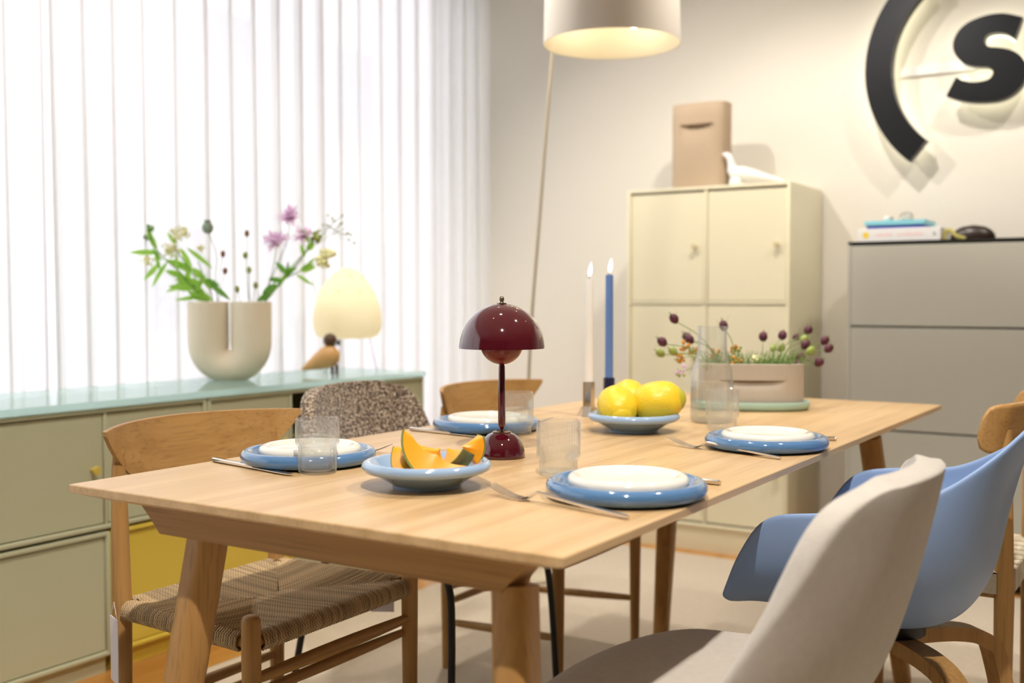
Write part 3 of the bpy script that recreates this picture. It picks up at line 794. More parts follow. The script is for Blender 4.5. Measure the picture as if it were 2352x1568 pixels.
# ================================================================== OAK CHAIRS WITH WOVEN CORD SEATS (face +X locally)
def oak_chair(name, label, loc, rotz, group):
    t = thing(name, label, 'chair', loc, rotz, group)
    FXx, RXx, HW, HR = .195, -.176, .226, .209
    zs = .445
    for s in (-1, 1):
        MB().tube([(FXx, s * HW, 0), (FXx, s * HW, .18), (FXx, s * HW, .40), (FXx, s * HW, .468), (FXx, s * HW, .4755), (FXx, s * HW, .479)],
                  [.0125, .0155, .0175, .0172, .0145, .007], 18).build('leg', oakd['z'], t, 50)
        MB().tube([(RXx, s * HR, 0), (RXx, s * HR, .2), (RXx, s * HR, .43), (RXx - .004, s * HR, .6), (RXx - .006, s * HR, .70), (RXx - .006, s * HR, .735)],
                  [.013, .016, .0185, .0165, .0135, .010], 18).build('leg', oakd['z'], t, 50)
    def spindle(a, b, r, nm):
        a, b = Vector(a), Vector(b)
        MB().tube([a.lerp(b, k / 8) for k in range(9)], [r * (.72 + .28 * math.sin(PI * k / 8)) for k in range(9)], 12).build(nm, oakd['y'], t, 50)
    spindle((FXx, -HW, .362), (FXx, HW, .362), .013, 'stretcher')
    spindle((FXx - .012, -HW, .330), (FXx - .012, HW, .330), .011, 'stretcher')
    spindle((RXx, -HR, .225), (RXx, HR, .225), .012, 'stretcher')
    spindle((RXx, -HR, .184), (RXx, HR, .184), .012, 'stretcher')
    for s in (-1, 1):
        spindle((RXx, s * HR, .130), (FXx, s * HW, .150), .012, 'stretcher')
    # curved back plate
    def plate(off):
        def fn(u, v):
            s = u * 2 - 1
            zt = .787 - .004 * abs(s) ** 4
            zb = .652 + .122 * abs(s) ** 3.3
            z = zb + (zt - zb) * v
            x = -.240 + .105 * s * s - (z - .70) * .22
            return Vector((x + off, s * .262, z))
        return fn
    m = MB()
    NU, NV = 31, 9
    a = plate(.0065); b = plate(-.0065)
    front = [a(i / (NU - 1), j / (NV - 1)) for j in range(NV) for i in range(NU)]
    back = [b(i / (NU - 1), j / (NV - 1)) for j in range(NV) for i in range(NU)]
    # roll the top edge back a little
    fs = []
    n = NU * NV
    for j in range(NV - 1):
        for i in range(NU - 1):
            q = (j * NU + i, j * NU + i + 1, (j + 1) * NU + i + 1, (j + 1) * NU + i)
            fs.append(q); fs.append(tuple(n + k for k in q[::-1]))
    rim = [i for i in range(NU)] + [j * NU + NU - 1 for j in range(1, NV)] + [(NV - 1) * NU + i for i in range(NU - 2, -1, -1)] + [j * NU for j in range(NV - 2, 0, -1)]
    for k in range(len(rim)):
        p, q = rim[k], rim[(k + 1) % len(rim)]
        fs.append((p, n + p, n + q, q))
    m.add(front + back, fs)
    o = m.build('backrest', oakd['y'], t, 50)
    bv = o.modifiers.new('bevel', 'BEVEL'); bv.width = .003; bv.segments = 2; bv.limit_method = 'ANGLE'; bv.angle_limit = math.radians(50)
    # seat rails
    zr = .428
    MB().tube([(FXx, -HW, zr), (FXx, HW, zr)], .011, 10).tube([(RXx, -HR, zr), (RXx, HR, zr)], .011, 10) \
        .tube([(RXx, -HR, zr), (FXx, -HW, zr)], .011, 10).tube([(RXx, HR, zr), (FXx, HW, zr)], .011, 10).build('seat_rail', oakd['y'], t, 50)
    # woven paper cord: every strand runs from its rail to the seam
    c = MB()
    r = .0030
    R = .0165
    rnd = random.Random(4)
    hexs = [(math.cos(2 * PI * k / 5), math.sin(2 * PI * k / 5)) for k in range(5)]
    zc = zr
    def strand(p_out, inward, L):
        """p_out: rail centre point, inward: unit vector to the seat middle, L length to the seam"""
        p = Vector(p_out); q = Vector(inward)
        up = Vector((0, 0, 1))
        dz = rnd.uniform(-.0006, .0006)
        sag = .006 * min(1, L / .18)
        path = [p + q * (R * .9) - up * (R * .8), p - q * (R * .55) - up * (R * .85), p - q * (R * 1.02) - up * .004, p - q * (R * .85) + up * (R * .62), p - q * (R * .2) + up * (R * 1.02 + dz), p + q * (R * .9) + up * (R * .95 + dz)]
        if L > R: path.append(p + q * (L * .5) + up * (R * .8 - sag * .6 + dz))
        path.append(p + q * max(L, R * 1.1) + up * (R * .72 - sag))
        c.tube(path, r, sec=hexs, cap=False, up=(q.cross(up)))
    st = .0064
    wx = FXx - RXx
    ny = int(2 * (HW - .02) / st)
    for k in range(ny + 1):
        y = -HW + .02 + k * st
        strand((FXx, y, zc), (-1, 0, 0), min(HW - abs(y) + .002, wx / 2))
        if abs(y) < HR - .018: strand((RXx, y, zc), (1, 0, 0), min(HR - abs(y) + .004, wx / 2))
    nx_ = int((wx - .04) / st)
    for k in range(nx_ + 1):
        x = RXx + .02 + k * st
        hw = HR + (HW - HR) * (x - RXx) / wx
        for s in (-1, 1):
            strand((x, s * hw, zc), (0, -s, 0), max(min(x - RXx, FXx - x) + .002, .01))
    cs = c.build('cord_seat', M['cord'], t, 80)
    cs['kind'] = 'stuff'
    return t
gC = 'oak chairs with woven cord seats'
c1 = oak_chair('oak_dining_chair', 'oak chair with woven paper cord seat nearest the front at left', (-.985, .506, 0), 0, gC)
c3 = dup(c1, (-.985, 1.585, 0), 0, 'oak chair with curved back behind the far left plate and burgundy lamp', gC)

# hanging price tags
def price_tag(label, c, ang, w, h, string_to):
    t = thing('price_tag', label, 'price tag', c, ang, 'hanging price tags')
    MB().box((-w / 2, -.0008, -h), (w / 2, .0008, 0), .0003, 1).build('card', M['paper'], t, 0)
    MB().tube([(-w * .4, 0, 0), (0, 0, .03)], .0006, 5).tube([(w * .4, 0, 0), (0, 0, .03)], .0006, 5).build('string', M['paper'], t)
    d = Vector(string_to) - Vector(c)
    d.rotate(Euler((0, 0, -ang)))
    MB().tube([(0, 0, .03), d], .0006, 5).build('string', M['paper'], t)
    return t
price_tag('long pale price tag hanging at the rear leg of the near oak chair', tuple(at(262, 1418, 2.065)), math.radians(158), .05, .125, (-1.182, .292, .42))
price_tag('lavender white price tag hanging under the boucle chair seat', (-.99, .885, .395), math.radians(30), .055, .09, (-.99, .90, .43))

# ================================================================== UPHOLSTERED SHELL CHAIRS
def bucket(Sp, Rp, nu, nv, pw=1.0, qw=1.0):
    Sp = cr([(a, 0, b) for a, b in Sp], nv)
    Rp = cr(Rp, nv)
    def fn(u, v):
        j = int(round(v * (nv - 1)))
        s = u * 2 - 1
        ph = abs(s) * PI / 2
        S_, R_ = Sp[j], Rp[j]
        w = max(0.0, min(1.0, (v - .52) / .3)); w = w * w * (3 - 2 * w)
        y = R_.y * (math.sin(ph) ** pw * (1 - w) + abs(s) * w) * (1 if s >= 0 else -1)
        k = (1 - math.cos(ph)) ** qw * (1 - w) + s * s * w
        return Vector((S_.x + (R_.x - S_.x) * k, y, S_.z + (R_.z - S_.z) * k))
    return MB().grid(fn, nu, nv)
RS = [(.225, .437), (.20, .452), (.12, .458), (0, .450), (-.10, .447), (-.17, .462), (-.215, .520), (-.245, .60), (-.268, .68), (-.285, .75), (-.295, .797), (-.299, .821)]
RR = [(.17, .150, .437), (.165, .205, .450), (.11, .238, .460), (0, .247, .472), (-.06, .250, .505), (-.105, .252, .565), (-.145, .252, .63), (-.18, .252, .69), (-.207, .250, .74), (-.228, .232, .780), (-.252, .190, .803), (-.285, .105, .816)]
def shell_chair(name, label, loc, rotz, mat, legs, lm, wy=1.0):
    t = thing(name, label, 'chair', loc, rotz)
    o = bucket(RS, [(a, b * wy, c) for a, b, c in RR], 33, 41).build('upholstered_shell', mat, t, 0)
    o.data.polygons.foreach_set('use_smooth', [True] * len(o.data.polygons))
    sm = o.modifiers.new('smooth', 'SMOOTH'); sm.factor = .5; sm.iterations = 10
    solidify(o, .038, 0.0); subsurf(o, 1)
    if legs == 'steel':
        for sx, sy in ((1, 1), (1, -1), (-1, 1), (-1, -1)):
            p = cr([(.02 * sx, .13 * sy, .425), (.13 * sx, .175 * sy, .424), (.185 * sx, .20 * sy, .395), ((.205 if sx > 0 else .225) * sx, .215 * sy, .30), ((.215 if sx > 0 else .275) * sx, .235 * sy, .012)], 16)
            MB().tube(p, .0085, 12).build('leg', lm, t, 60)
        MB().tube([(.02, -.14, .425), (.02, .14, .425)], .008, 10).tube([(-.02, -.14, .425), (-.02, .14, .425)], .008, 10).build('under_frame', lm, t)
    else:
        for sx, sy in ((1, 1), (1, -1), (-1, 1), (-1, -1)):
            p = cr([(.02 * sx, .02 * sy, .405), (.11 * sx, .11 * sy, .405), (.165 * sx, .165 * sy, .375), (.185 * sx, .185 * sy, .30), (.225 * sx, .225 * sy, .012)], 16)
            MB().tube(p, [(.012, .019)] * 16, sec=[(1, 1), (-1, 1), (-1, -1), (1, -1)], up=(0, 0, 1)).build('leg', lm, t, 40)
        MB().lathe([(0, .395), (.05, .395), (.05, .425), (0, .425)], 20).build('hub', M['blackm'], t)
    return t
shell_chair('boucle_chair', 'brown speckled boucle chair with thin black steel legs between the oak chairs', (-.985, 1.085, 0), 0, M['boucle'], 'steel', M['blackm'], .93)
shell_chair('felt_chair', 'greige felt upholstered chair in the right foreground', (.015, .400, 0), PI, M['greyfab'], 'wood', oakd['z'])

# ================================================================== BLUE SHELL ARMCHAIR
bt = thing('shell_armchair', 'light blue plastic shell armchair on bent oak legs', 'chair', (.12, 1.0, 0), PI)
BS = [(.22, .472), (.14, .460), (.04, .444), (-.06, .444), (-.135, .474), (-.178, .54), (-.192, .62), (-.210, .72), (-.264, .818), (-.279, .846)]
BR = [(.222, .245, .508), (.178, .270, .600), (.125, .284, .663), (.03, .288, .682), (-.07, .276, .694), (-.15, .248, .733), (-.21, .200, .777), (-.245, .140, .812), (-.272, .072, .842), (-.280, .012, .848)]
o = bucket(BS, BR, 41, 45, .85, .9).build('seat_shell', M['blueshell'], bt, 0)
o.data.polygons.foreach_set('use_smooth', [True] * len(o.data.polygons))
solidify(o, .009, 0.0); subsurf(o, 1)
for sx, sy in ((1, 1), (1, -1), (-1, 1), (-1, -1)):
    p = cr([(.01 * sx, .01 * sy, .405), (.10 * sx, .10 * sy, .405), (.150 * sx, .150 * sy, .385), (.172 * sx, .172 * sy, .33), (.225 * sx, .225 * sy, .012)], 18)
    MB().tube(p, [(.0135, .021)] * 18, sec=[(1, 1), (-1, 1), (-1, -1), (1, -1)], up=(0, 0, 1)).build('leg', oakd['z'], bt, 40)
MB().lathe([(0, .418), (.075, .418), (.075, .442), (0, .442)], 24).build('mounting_plate', M['blackm'], bt)

# ================================================================== OAK CHAIR WITH WEBBED SEAT (far right)
wt = thing('webbed_oak_chair', 'oak chair with bent plywood back and webbed seat at the right edge', 'chair', (.078, 1.622, 0), PI)
HWc = .203
for s in (-1, 1):
    MB().tube([(-.19, s * HWc, 0), (-.19, s * HWc, .40), (-.185, s * HWc, .76)], [.017, .0205, .015], 18).build('leg', oakd['z'], wt, 50)
    MB().tube([(.17, s * HWc, 0), (.17, s * HWc, .43)], [.016, .0205], 18).build('leg', oakd['z'], wt, 50)
    MB().box((-.175, s * HWc - .014, .40), (.155, s * HWc + .014, .452), .003, 1).build('seat_rail', oakd['x'], wt, 0)
for x in (-.19, .17):
    MB().box((x - .014, -HWc + .02, .40), (x + .014, HWc - .02, .452), .003, 1).build('seat_rail', oakd['y'], wt, 0)
for k in range(6):
    x = -.155 + k * .056
    MB().box((x - .022, -.221, .4535), (x + .022, .221, .4560)).box((x - .022, -.221, .41), (x + .022, -.218, .4560)).box((x - .022, .218, .41), (x + .022, .221, .4560)).build('webbing_strap', M['web'], wt, 0)
for k in range(7):
    y = -.150 + k * .05
    MB().box((-.206, y - .020, .4562), (.186, y + .020, .4585)).box((-.208, y - .02, .41), (-.205, y + .02, .4585)).build('webbing_strap', M['web'], wt, 0)
NUb, NVb = 121, 15
def bp(u, v):
    s = u * 2 - 1
    c = max(0.0, (abs(s) - .86) / .14)
    hh = .052 * max(0.0, 1 - c ** 5 * .97) ** .25
    z = .762 + (v * 2 - 1) * hh
    x = -.178 - .045 * math.cos(s * PI / 2) + .035 * c * c - (z - .76) * .2
    return Vector((x, s * .245, z))
o = MB().grid(bp, NUb, NVb).build('backrest', oakd['y'], wt, 60)
solidify(o, .013)
# ================================================================== PLATES
def puffy_plate(R, tube, h, foot, zin):
    """fat rolled rim plate profile, closed"""
    pr = [(0, .002), (foot * .8, .002), (foot * .85, 0), (foot, 0), (foot + .002, .004)]
    c_r, c_z = R - tube, h - tube
    for k in range(13):
        a = -PI * .62 + (PI * 1.45) * k / 12
        pr.append((c_r + tube * math.cos(a), c_z + tube * math.sin(a)))
    pr += [(c_r - tube * 1.15, zin + .003), (c_r - tube * 1.9, zin), (0, zin)]
    return pr
bp_mesh = MB().lathe(puffy_plate(.121, .0118, .0265, .082, .0095), 64).mesh('blue_plate', M['blue_plate'], 50)
wp_mesh = MB().lathe(puffy_plate(.0915, .0108, .0245, .060, .0148), 56).mesh('white_plate', M['white_plate'], 50)
settings = [((-.742, .378), 'at near left beside the melon'), ((-.110, .386), 'at near right by the felt chair'),
            ((-.113, 1.010), 'at far right beside the carafe'), ((-.746, .958), 'at far left behind the burgundy lamp')]
for (x, y), w in settings:
    o = bpy.data.objects.new('dinner_plate', bp_mesh); COL.objects.link(o); o.location = (x, y, TZ + .0003)
    tag(o, 'glossy blue dinner plate ' + w, 'plate', 'blue dinner plates')
    o = bpy.data.objects.new('side_plate', wp_mesh); COL.objects.link(o); o.location = (x + .002, y + .002, TZ + .0101)
    tag(o, 'cream white side plate on the blue plate ' + w, 'plate', 'cream side plates')

# ================================================================== BOWLS
def bowl_prof():
    pr = [(0, .004), (.046, .004), (.049, 0), (.054, 0), (.0545, .005), (.062, .010), (.080, .021)]
    for k in range(11):
        a = -PI * .45 + PI * 1.15 * k / 10
        pr.append((.0925 + .0095 * math.cos(a), .0335 + .0085 * math.sin(a)))
    pr += [(.080, .031), (.066, .020), (.050, .012), (0, .010)]
    return pr
bm_ = MB().lathe(bowl_prof(), 64).mesh('bowl', M['bowl'], 50)
BM, BL = Vector((-.412, .293, TZ)), Vector((-.452, 1.108, TZ))
for p, w in ((BM, 'pale blue footed bowl holding melon slices'), (BL, 'pale blue footed bowl holding three lemons')):
    o = bpy.data.objects.new('fruit_bowl', bm_); COL.objects.link(o); o.location = p + Vector((0, 0, .0003))
    tag(o, w, 'bowl', 'pale blue bowls')

# melon: crescent of flesh with a thin rind outside
def melon(label, M4, R=.070, Ri=.034, a0=-1.45, a1=1.45, wedge=.42, off=.010):
    """crescent in local XZ (opening +Z), wedge angle about the Y spread"""
    t = thing('melon_slice', label, 'melon', M4.to_translation(), 0, 'melon slices in the bowl')
    nA, nW = 26, 7
    def outer(u, w_): 
        a = a0 + (a1 - a0) * u
        th = (w_ - .5) * 2 * wedge
        rr = R * math.cos(a * .0)
        d = Vector((math.sin(a), 0, -math.cos(a)))
        s = math.cos(a * .96)
        return Vector((R * math.sin(a), R * math.sin(th) * max(.15, s ** .5 if s > 0 else .15) * .9, -R * math.cos(a) * (1 - .10 * (1 - math.cos(th)) * 2)))
    def inner(u, w_):
        a = a0 + (a1 - a0) * u
        th = (w_ - .5) * 2 * wedge * .22
        k = 1 - abs(a) / abs(a1 if a > 0 else a0)
        ri = R - (R - Ri) * (max(0.0, k) ** .42) if cutk is None else R - (R - Ri)
        return Vector((ri * math.sin(a), R * math.sin(th), -ri * math.cos(a) + off * 0))
    cutk = None
    fl = MB()
    ov = [[outer(i / nA, j / nW) * 1.0 for j in range(nW + 1)] for i in range(nA + 1)]
    iv = [[inner(i / nA, j) for j in (0, 1)] for i in range(nA + 1)]
    # flesh: two cut faces, seed side, with the outer skin slightly inset
    rows = []
    for i in range(nA + 1):
        ring_ = [iv[i][0]] + [iv[i][0].lerp(ov[i][0] * .965, k / 4) for k in range(1, 4)] + [q * .965 for q in ov[i]] + [iv[i][1].lerp(ov[i][-1] * .965, k / 4) for k in range(3, 0, -1)] + [iv[i][1]]
        rows.append(ring_)
    n = len(rows[0])
    vs = [p for r_ in rows for p in r_]
    fs = [(i * n + k, i * n + (k + 1) % n, (i + 1) * n + (k + 1) % n, (i + 1) * n + k) for i in range(nA) for k in range(n)]
    fs += [tuple(range(n)), tuple(range(nA * n + n - 1, nA * n - 1, -1))]
    R3 = M4.to_3x3().to_4x4()
    f = MB().add(vs, fs).xf(R3).build('flesh', M['melon'], t, 40)
    # rind shell
    def shell(lo, hi, name, mat):
        vs = []; m_ = nW + 1
        for i in range(nA + 1):
            vs += [q * lo for q in ov[i]] + [q * hi for q in reversed(ov[i])]
        k2 = 2 * m_
        fs = [(i * k2 + k, i * k2 + (k + 1) % k2, (i + 1) * k2 + (k + 1) % k2, (i + 1) * k2 + k) for i in range(nA) for k in range(k2)]
        fs += [tuple(range(k2)), tuple(range(nA * k2 + k2 - 1, nA * k2 - 1, -1))]
        MB().add(vs, fs).xf(R3).build(name, mat, t, 40)
    shell(.966, .992, 'rind_layer', M['rind_g'])
    shell(.993, 1.015, 'rind', M['rind'])
    return t
ANG = YAW      # slices stand roughly parallel to the table end
def mm(loc, rx, ry, rz):
    return Matrix.Translation(loc) @ Matrix.Rotation(rz, 4, 'Z') @ Matrix.Rotation(ry, 4, 'Y') @ Matrix.Rotation(rx, 4, 'X')
melon('large melon slice lying across the front of the blue bowl', Matrix.Translation(Vector((0, 0, 0))) @ mm(at(1021, 1011, 1.675), -.18, .46, ANG), .066, .024, -1.38, 1.26, .34)
melon('small melon piece with netted rind standing at the left of the bowl', mm(at(944, 1040, 1.68) + Vector((0, 0, .012)), .2, -.35, ANG + 1.9), .044, .012, -.65, 1.0, .50)
melon('melon piece standing at the right rim of the bowl by the lamp', mm(at(1046, 1022, 1.725), .0, -1.35, ANG + .35), .045, .010, -.55, .52, .46)
melon('melon piece lying in the middle of the bowl behind the large slice', mm(at(1024, 1016, 1.72), -.5, -.65, ANG - .2), .048, .012, -.62, .6, .46)
melon('melon piece leaning at the back of the bowl', mm(at(1018, 1016, 1.745), .3, .5, ANG + .1), .052, .012, -.95, .6, .44)

# lemons
def lemon(label, c, r, L, axis, roll=0.0, tip=True):
    t = thing('lemon', label, 'lemon', c, 0, 'lemons in the bowl')
    ax = Vector(axis).normalized()
    prof = []
    for k in range(25):
        u = -1 + 2 * k / 24
        rr = r * (max(0, 1 - abs(u) ** 2.3)) ** .52
        if u > .84: rr = max(rr, r * .24 * math.sqrt(max(0, 1 - ((u - .84) / .2) ** 2)))
        prof.append((max(rr, .0004), u * L + (0.004 if u > .95 else 0)))
    m = MB().lathe(prof, 32, rmod=lambda a, z: .0005 * math.sin(3 * a + z * 60) + .0004 * math.sin(7 * a - z * 90))
    q = ax.to_track_quat('Z', 'Y').to_matrix().to_4x4()
    m.xf(q).build('fruit', M['lemon'], t, 70)
    MB().lathe([(.0002, L * 1.085), (r * .20, L * 1.06), (r * .34, L * 1.0), (r * .43, L * .955), (r * .52, L * .89), (r * .56, L * .845), (r * .50, L * .84)], 20).xf(q).build('tip', M['lemon_g'] if 'greenish' in label else M['lemon'], t, 70)
    return t
lemon('lemon at the front left of the bowl with its tip toward the front', BL + Vector((-.030, -.022, .056)), .0435, .053, (.55, -.6, -.45))
lemon('largest lemon with greenish tip at the right of the bowl', BL + Vector((.045, .030, .067)), .0455, .058, (.85, .40, .15))
lemon('lemon at the back of the bowl behind the other two', BL + Vector((-.042, .062, .068)), .040, .050, (-.5, .6, .3))

# ================================================================== RIBBED TUMBLERS
def tumbler(label, loc, step, water, H=.093):
    t = thing('ribbed_tumbler', label, 'glass', loc, 0, 'ribbed stacking tumblers')
    Ro, Rb, th = .0362, .0312, .0024
    zs_ = H * (1 - step)
    rib = lambda a, z: (.0010 * math.cos(44 * a) if (.003 < z < zs_ - .004 or zs_ + .003 < z < H - .007) else 0.0)
    outer = [(.004, 0), (Rb - .004, 0), (Rb - .0008, .0012), (Rb, .004), (Rb, zs_ * .5), (Rb, zs_ - .006), (Rb + .0015, zs_ - .002), (Ro - .0006, zs_), (Ro, zs_ + .004), (Ro, (zs_ + H) / 2), (Ro, H - .008), (Ro, H - .001), (Ro - .0011, H)]
    inner = [(Ro - th, H - .001), (Ro - th, H - .008), (Ro - th, zs_ + .005), (Rb - th, zs_ - .003), (Rb - th, .008), (Rb - .006, .0055), (.004, .0055)]
    n = 176
    m = MB().lathe(outer, n, rmod=rib)
    k = len(m.v)
    m2 = MB().lathe(inner, n)
    g = MB().add(m.v, m.f); g.add(m2.v, m2.f)
    lo = (len(outer) - 1) * n
    g.f += [(lo + i, lo + (i + 1) % n, k + (i + 1) % n, k + i) for i in range(n)]
    g.f += [tuple(range(n - 1, -1, -1)), tuple(range(k + (len(inner) - 1) * n, k + len(inner) * n))]
    g.build('glass_body', M['glass'], t, 40)
    if water:
        wl = H * water
        ri = lambda z: (Ro - th - .0004) if z > zs_ + .004 else (Rb - th - .0004)
        pr = [(.0004, .0062), (Rb - .0068, .0062), (Rb - th - .0004, .009)]
        if wl > zs_: pr += [(Rb - th - .0004, zs_ - .003), (Ro - th - .0004, zs_ + .0055)]
        pr += [(ri(wl), wl), (.0004, wl)]
        MB().lathe(pr, 64, cap0=True, cap1=True).build('water', M['water'], t, 40)
    return t
tumbler('ribbed glass of water in front of the near left plate', (-.648, .299, TZ + .0003), .47, .68)
tumbler('ribbed glass of water directly behind the near right plate', (-.293, .500, TZ + .0003), .68, .52)
tumbler('frosted looking ribbed glass beside the lamp stem', (-.640, .918, TZ + .0003), .78, .62)
tumbler('empty ribbed glass in front of the carafe and planter', (-.293, 1.232, TZ + .0003), .66, 0)

# ================================================================== CARAFE
t = thing('carafe', 'clear glass carafe half full of water before the planter', 'carafe', (-.376, 1.375, TZ + .0003))
out = [(.003, 0), (.044, 0), (.0485, .002), (.0510, .008), (.0518, .03), (.0515, .08), (.0505, .105), (.047, .125), (.041, .143), (.0365, .160), (.0345, .180), (.0340, .205), (.0345, .228), (.0340, .2295)]
inn = [(max(.003, r - .0026), z if z > .006 else .006) for r, z in reversed(out[:-1])]
n = 64
g = MB().lathe(out + inn, n)
g.f += [tuple(range(n - 1, -1, -1)), tuple(range((len(out + inn) - 1) * n, len(out + inn) * n))]
g.build('glass_body', M['caraf'], t, 50)
MB().lathe([(.0003, .0068), (.040, .0068), (.0455, .009), (.0486, .03), (.0484, .08), (.0478, .0955), (.0455, .0945), (.0003, .0945)], 64, cap0=True, cap1=True).build('water', M['water'], t, 50)

# ================================================================== CUTLERY
def fork(label, p_end, p_tip, lift=0.0):
    a, b = Vector((*p_end, 0)), Vector((*p_tip, 0))
    L = (b - a).length
    t = thing('fork', label, 'fork', (p_end[0], p_end[1], TZ + .0004), math.atan2(b.y - a.y, b.x - a.x), 'steel forks')
    # handle: slim bar that rises toward the neck
    hs = []
    path = cr([(0, 0, .0035), (L * .35, 0, .009), (L * .60, 0, .0145), (L * .645, 0, .0135), (L * .70, 0, .0055), (L * .745, 0, .0028)], 26)
    MB().tube(path, [(.0022, .0036)] * 18 + [(.002, .0038), (.0018, .0045), (.0015, .0055), (.0013, .007), (.0012, .0085), (.0012, .0098), (.0012, .0105), (.0012, .011)],
              sec=[(1, .6), (.6, 1), (-.6, 1), (-1, .6), (-1, -.6), (-.6, -1), (.6, -1), (1, -.6)], up=(0, 0, 1)).build('handle', M['steel'], t, 30)
    for k in range(4):
        y = (-1.5 + k) * .0062
        MB().tube(cr([(L * .735, y, .0026), (L * .80, y, .0030), (L * .88, y, .0068), (L, y * .92, .0165)], 10),
                  [(.0011, .0019)] * 7 + [(.001, .0016), (.0008, .0012), (.0005, .0007)], 6, up=(0, 0, 1)).build('tine', M['steel'], t, 60)
    return t
def knife(label, p_end, p_tip):
    a, b = Vector((*p_end, 0)), Vector((*p_tip, 0))
    L = (b - a).length
    t = thing('knife', label, 'knife', (p_end[0], p_end[1], TZ + .0004), math.atan2(b.y - a.y, b.x - a.x), 'steel knives')
    MB().tube([(0, 0, .0042), (.003, 0, .0044), (L * .5, 0, .0036), (L * .54, 0, .003)], [(.0034, .0040), (.0042, .0048), (.0034, .0044), (.0026, .0046)],
              sec=[(1, .5), (.5, 1), (-.5, 1), (-1, .5), (-1, -.5), (-.5, -1), (.5, -1), (1, -.5)], up=(0, 0, 1)).build('handle', M['steel'], t, 30)
    x0, x1 = L * .535, L
    pts = [(x0, -.0045), (x0 + (x1 - x0) * .6, -.0072), (x1 - .012, -.0066), (x1 - .003, -.003), (x1, .002), (x1 - .02, .0062), (x0 + (x1 - x0) * .5, .0066), (x0, .0048)]
    MB().prism(pts, lambda p: (p[0], p[1], .0020), lambda p: (p[0], p[1], .0036)).build('blade', M['steel'], t, 30)
    return t
knife('steel knife at the left front edge of the table before the near left plate', (-.893, .291), (-.660, .252))
fork('fork sticking out behind the near left plate toward the melon bowl', (-.885, .495), (-.690, .548))
knife('steel knife between the melon slices and the far left plate', (-.880, .852), (-.655, .830))
fork('fork half hidden behind the far left plate', (-.880, 1.085), (-.670, 1.122))
fork('fork in front of the near right plate', (-.030, .232), (-.288, .288))
knife('knife whose handle shows behind the near right plate', (-.026, .550), (-.262, .560))
fork('fork in front of the far right plate', (-.036, .868), (-.292, .945))
knife('knife whose handle shows behind the far right plate', (-.025, 1.187), (-.255, 1.190))

# ================================================================== BURGUNDY TABLE LAMP
t = thing('table_lamp', 'glossy burgundy mushroom table lamp in the middle of the table', 'lamp', (-.487, .624, TZ + .0003))
MB().lathe([(0, 0), (.0425, 0), (.0440, .0015), (.0440, .004), (.0432, .012), (.0405, .022), (.0355, .032), (.027, .041), (.016, .0465), (.0075, .0485), (0, .0487)], 64).build('base', M['burg'], t, 60)
ring_ = MB().lathe([(.0105, .0488), (.0175, .0466), (.0176, .0472), (.0105, .0495)], 40).build('inset_ring', M['brass'], t, 60)
MB().lathe([(.0015, .046), (.0022, .050), (.0068, .058), (.0070, .060), (.0066, .120), (.0060, .168), (.0045, .176), (.002, .180)], 32).build('stem', M['burg'], t, 60)
sp = []
for k in range(15):
    a = -PI / 2 + .12 + (PI * .52) * k / 14
    sp.append((.0405 * math.cos(a), .213 + .0405 * math.sin(a)))
MB().lathe([(.0005, sp[0][1])] + sp, 56).build('inner_globe', M['burg_red'], t, 60)
so = []
for k in range(22):
    a = PI / 2 * k / 21
    so.append((.080 * math.cos(a), .203 + .083 * math.sin(a)))
si = [(max(.0005, r - .0016), z - .0014 if z > .206 else z) for r, z in reversed(so)]
MB().lathe([(max(r, .0006), z) for r, z in so] + si, 96).build('shade', M['burg'], t, 60)
MB().lathe([(.0095, .2855), (.0095, .2868), (.004, .2875), (.0032, .2895), (.0034, .2900), (.0046, .2925), (.0049, .2948), (.0042, .2975), (.0022, .2992), (0, .2996)], 24).build('finial', M['brass'], t, 60)

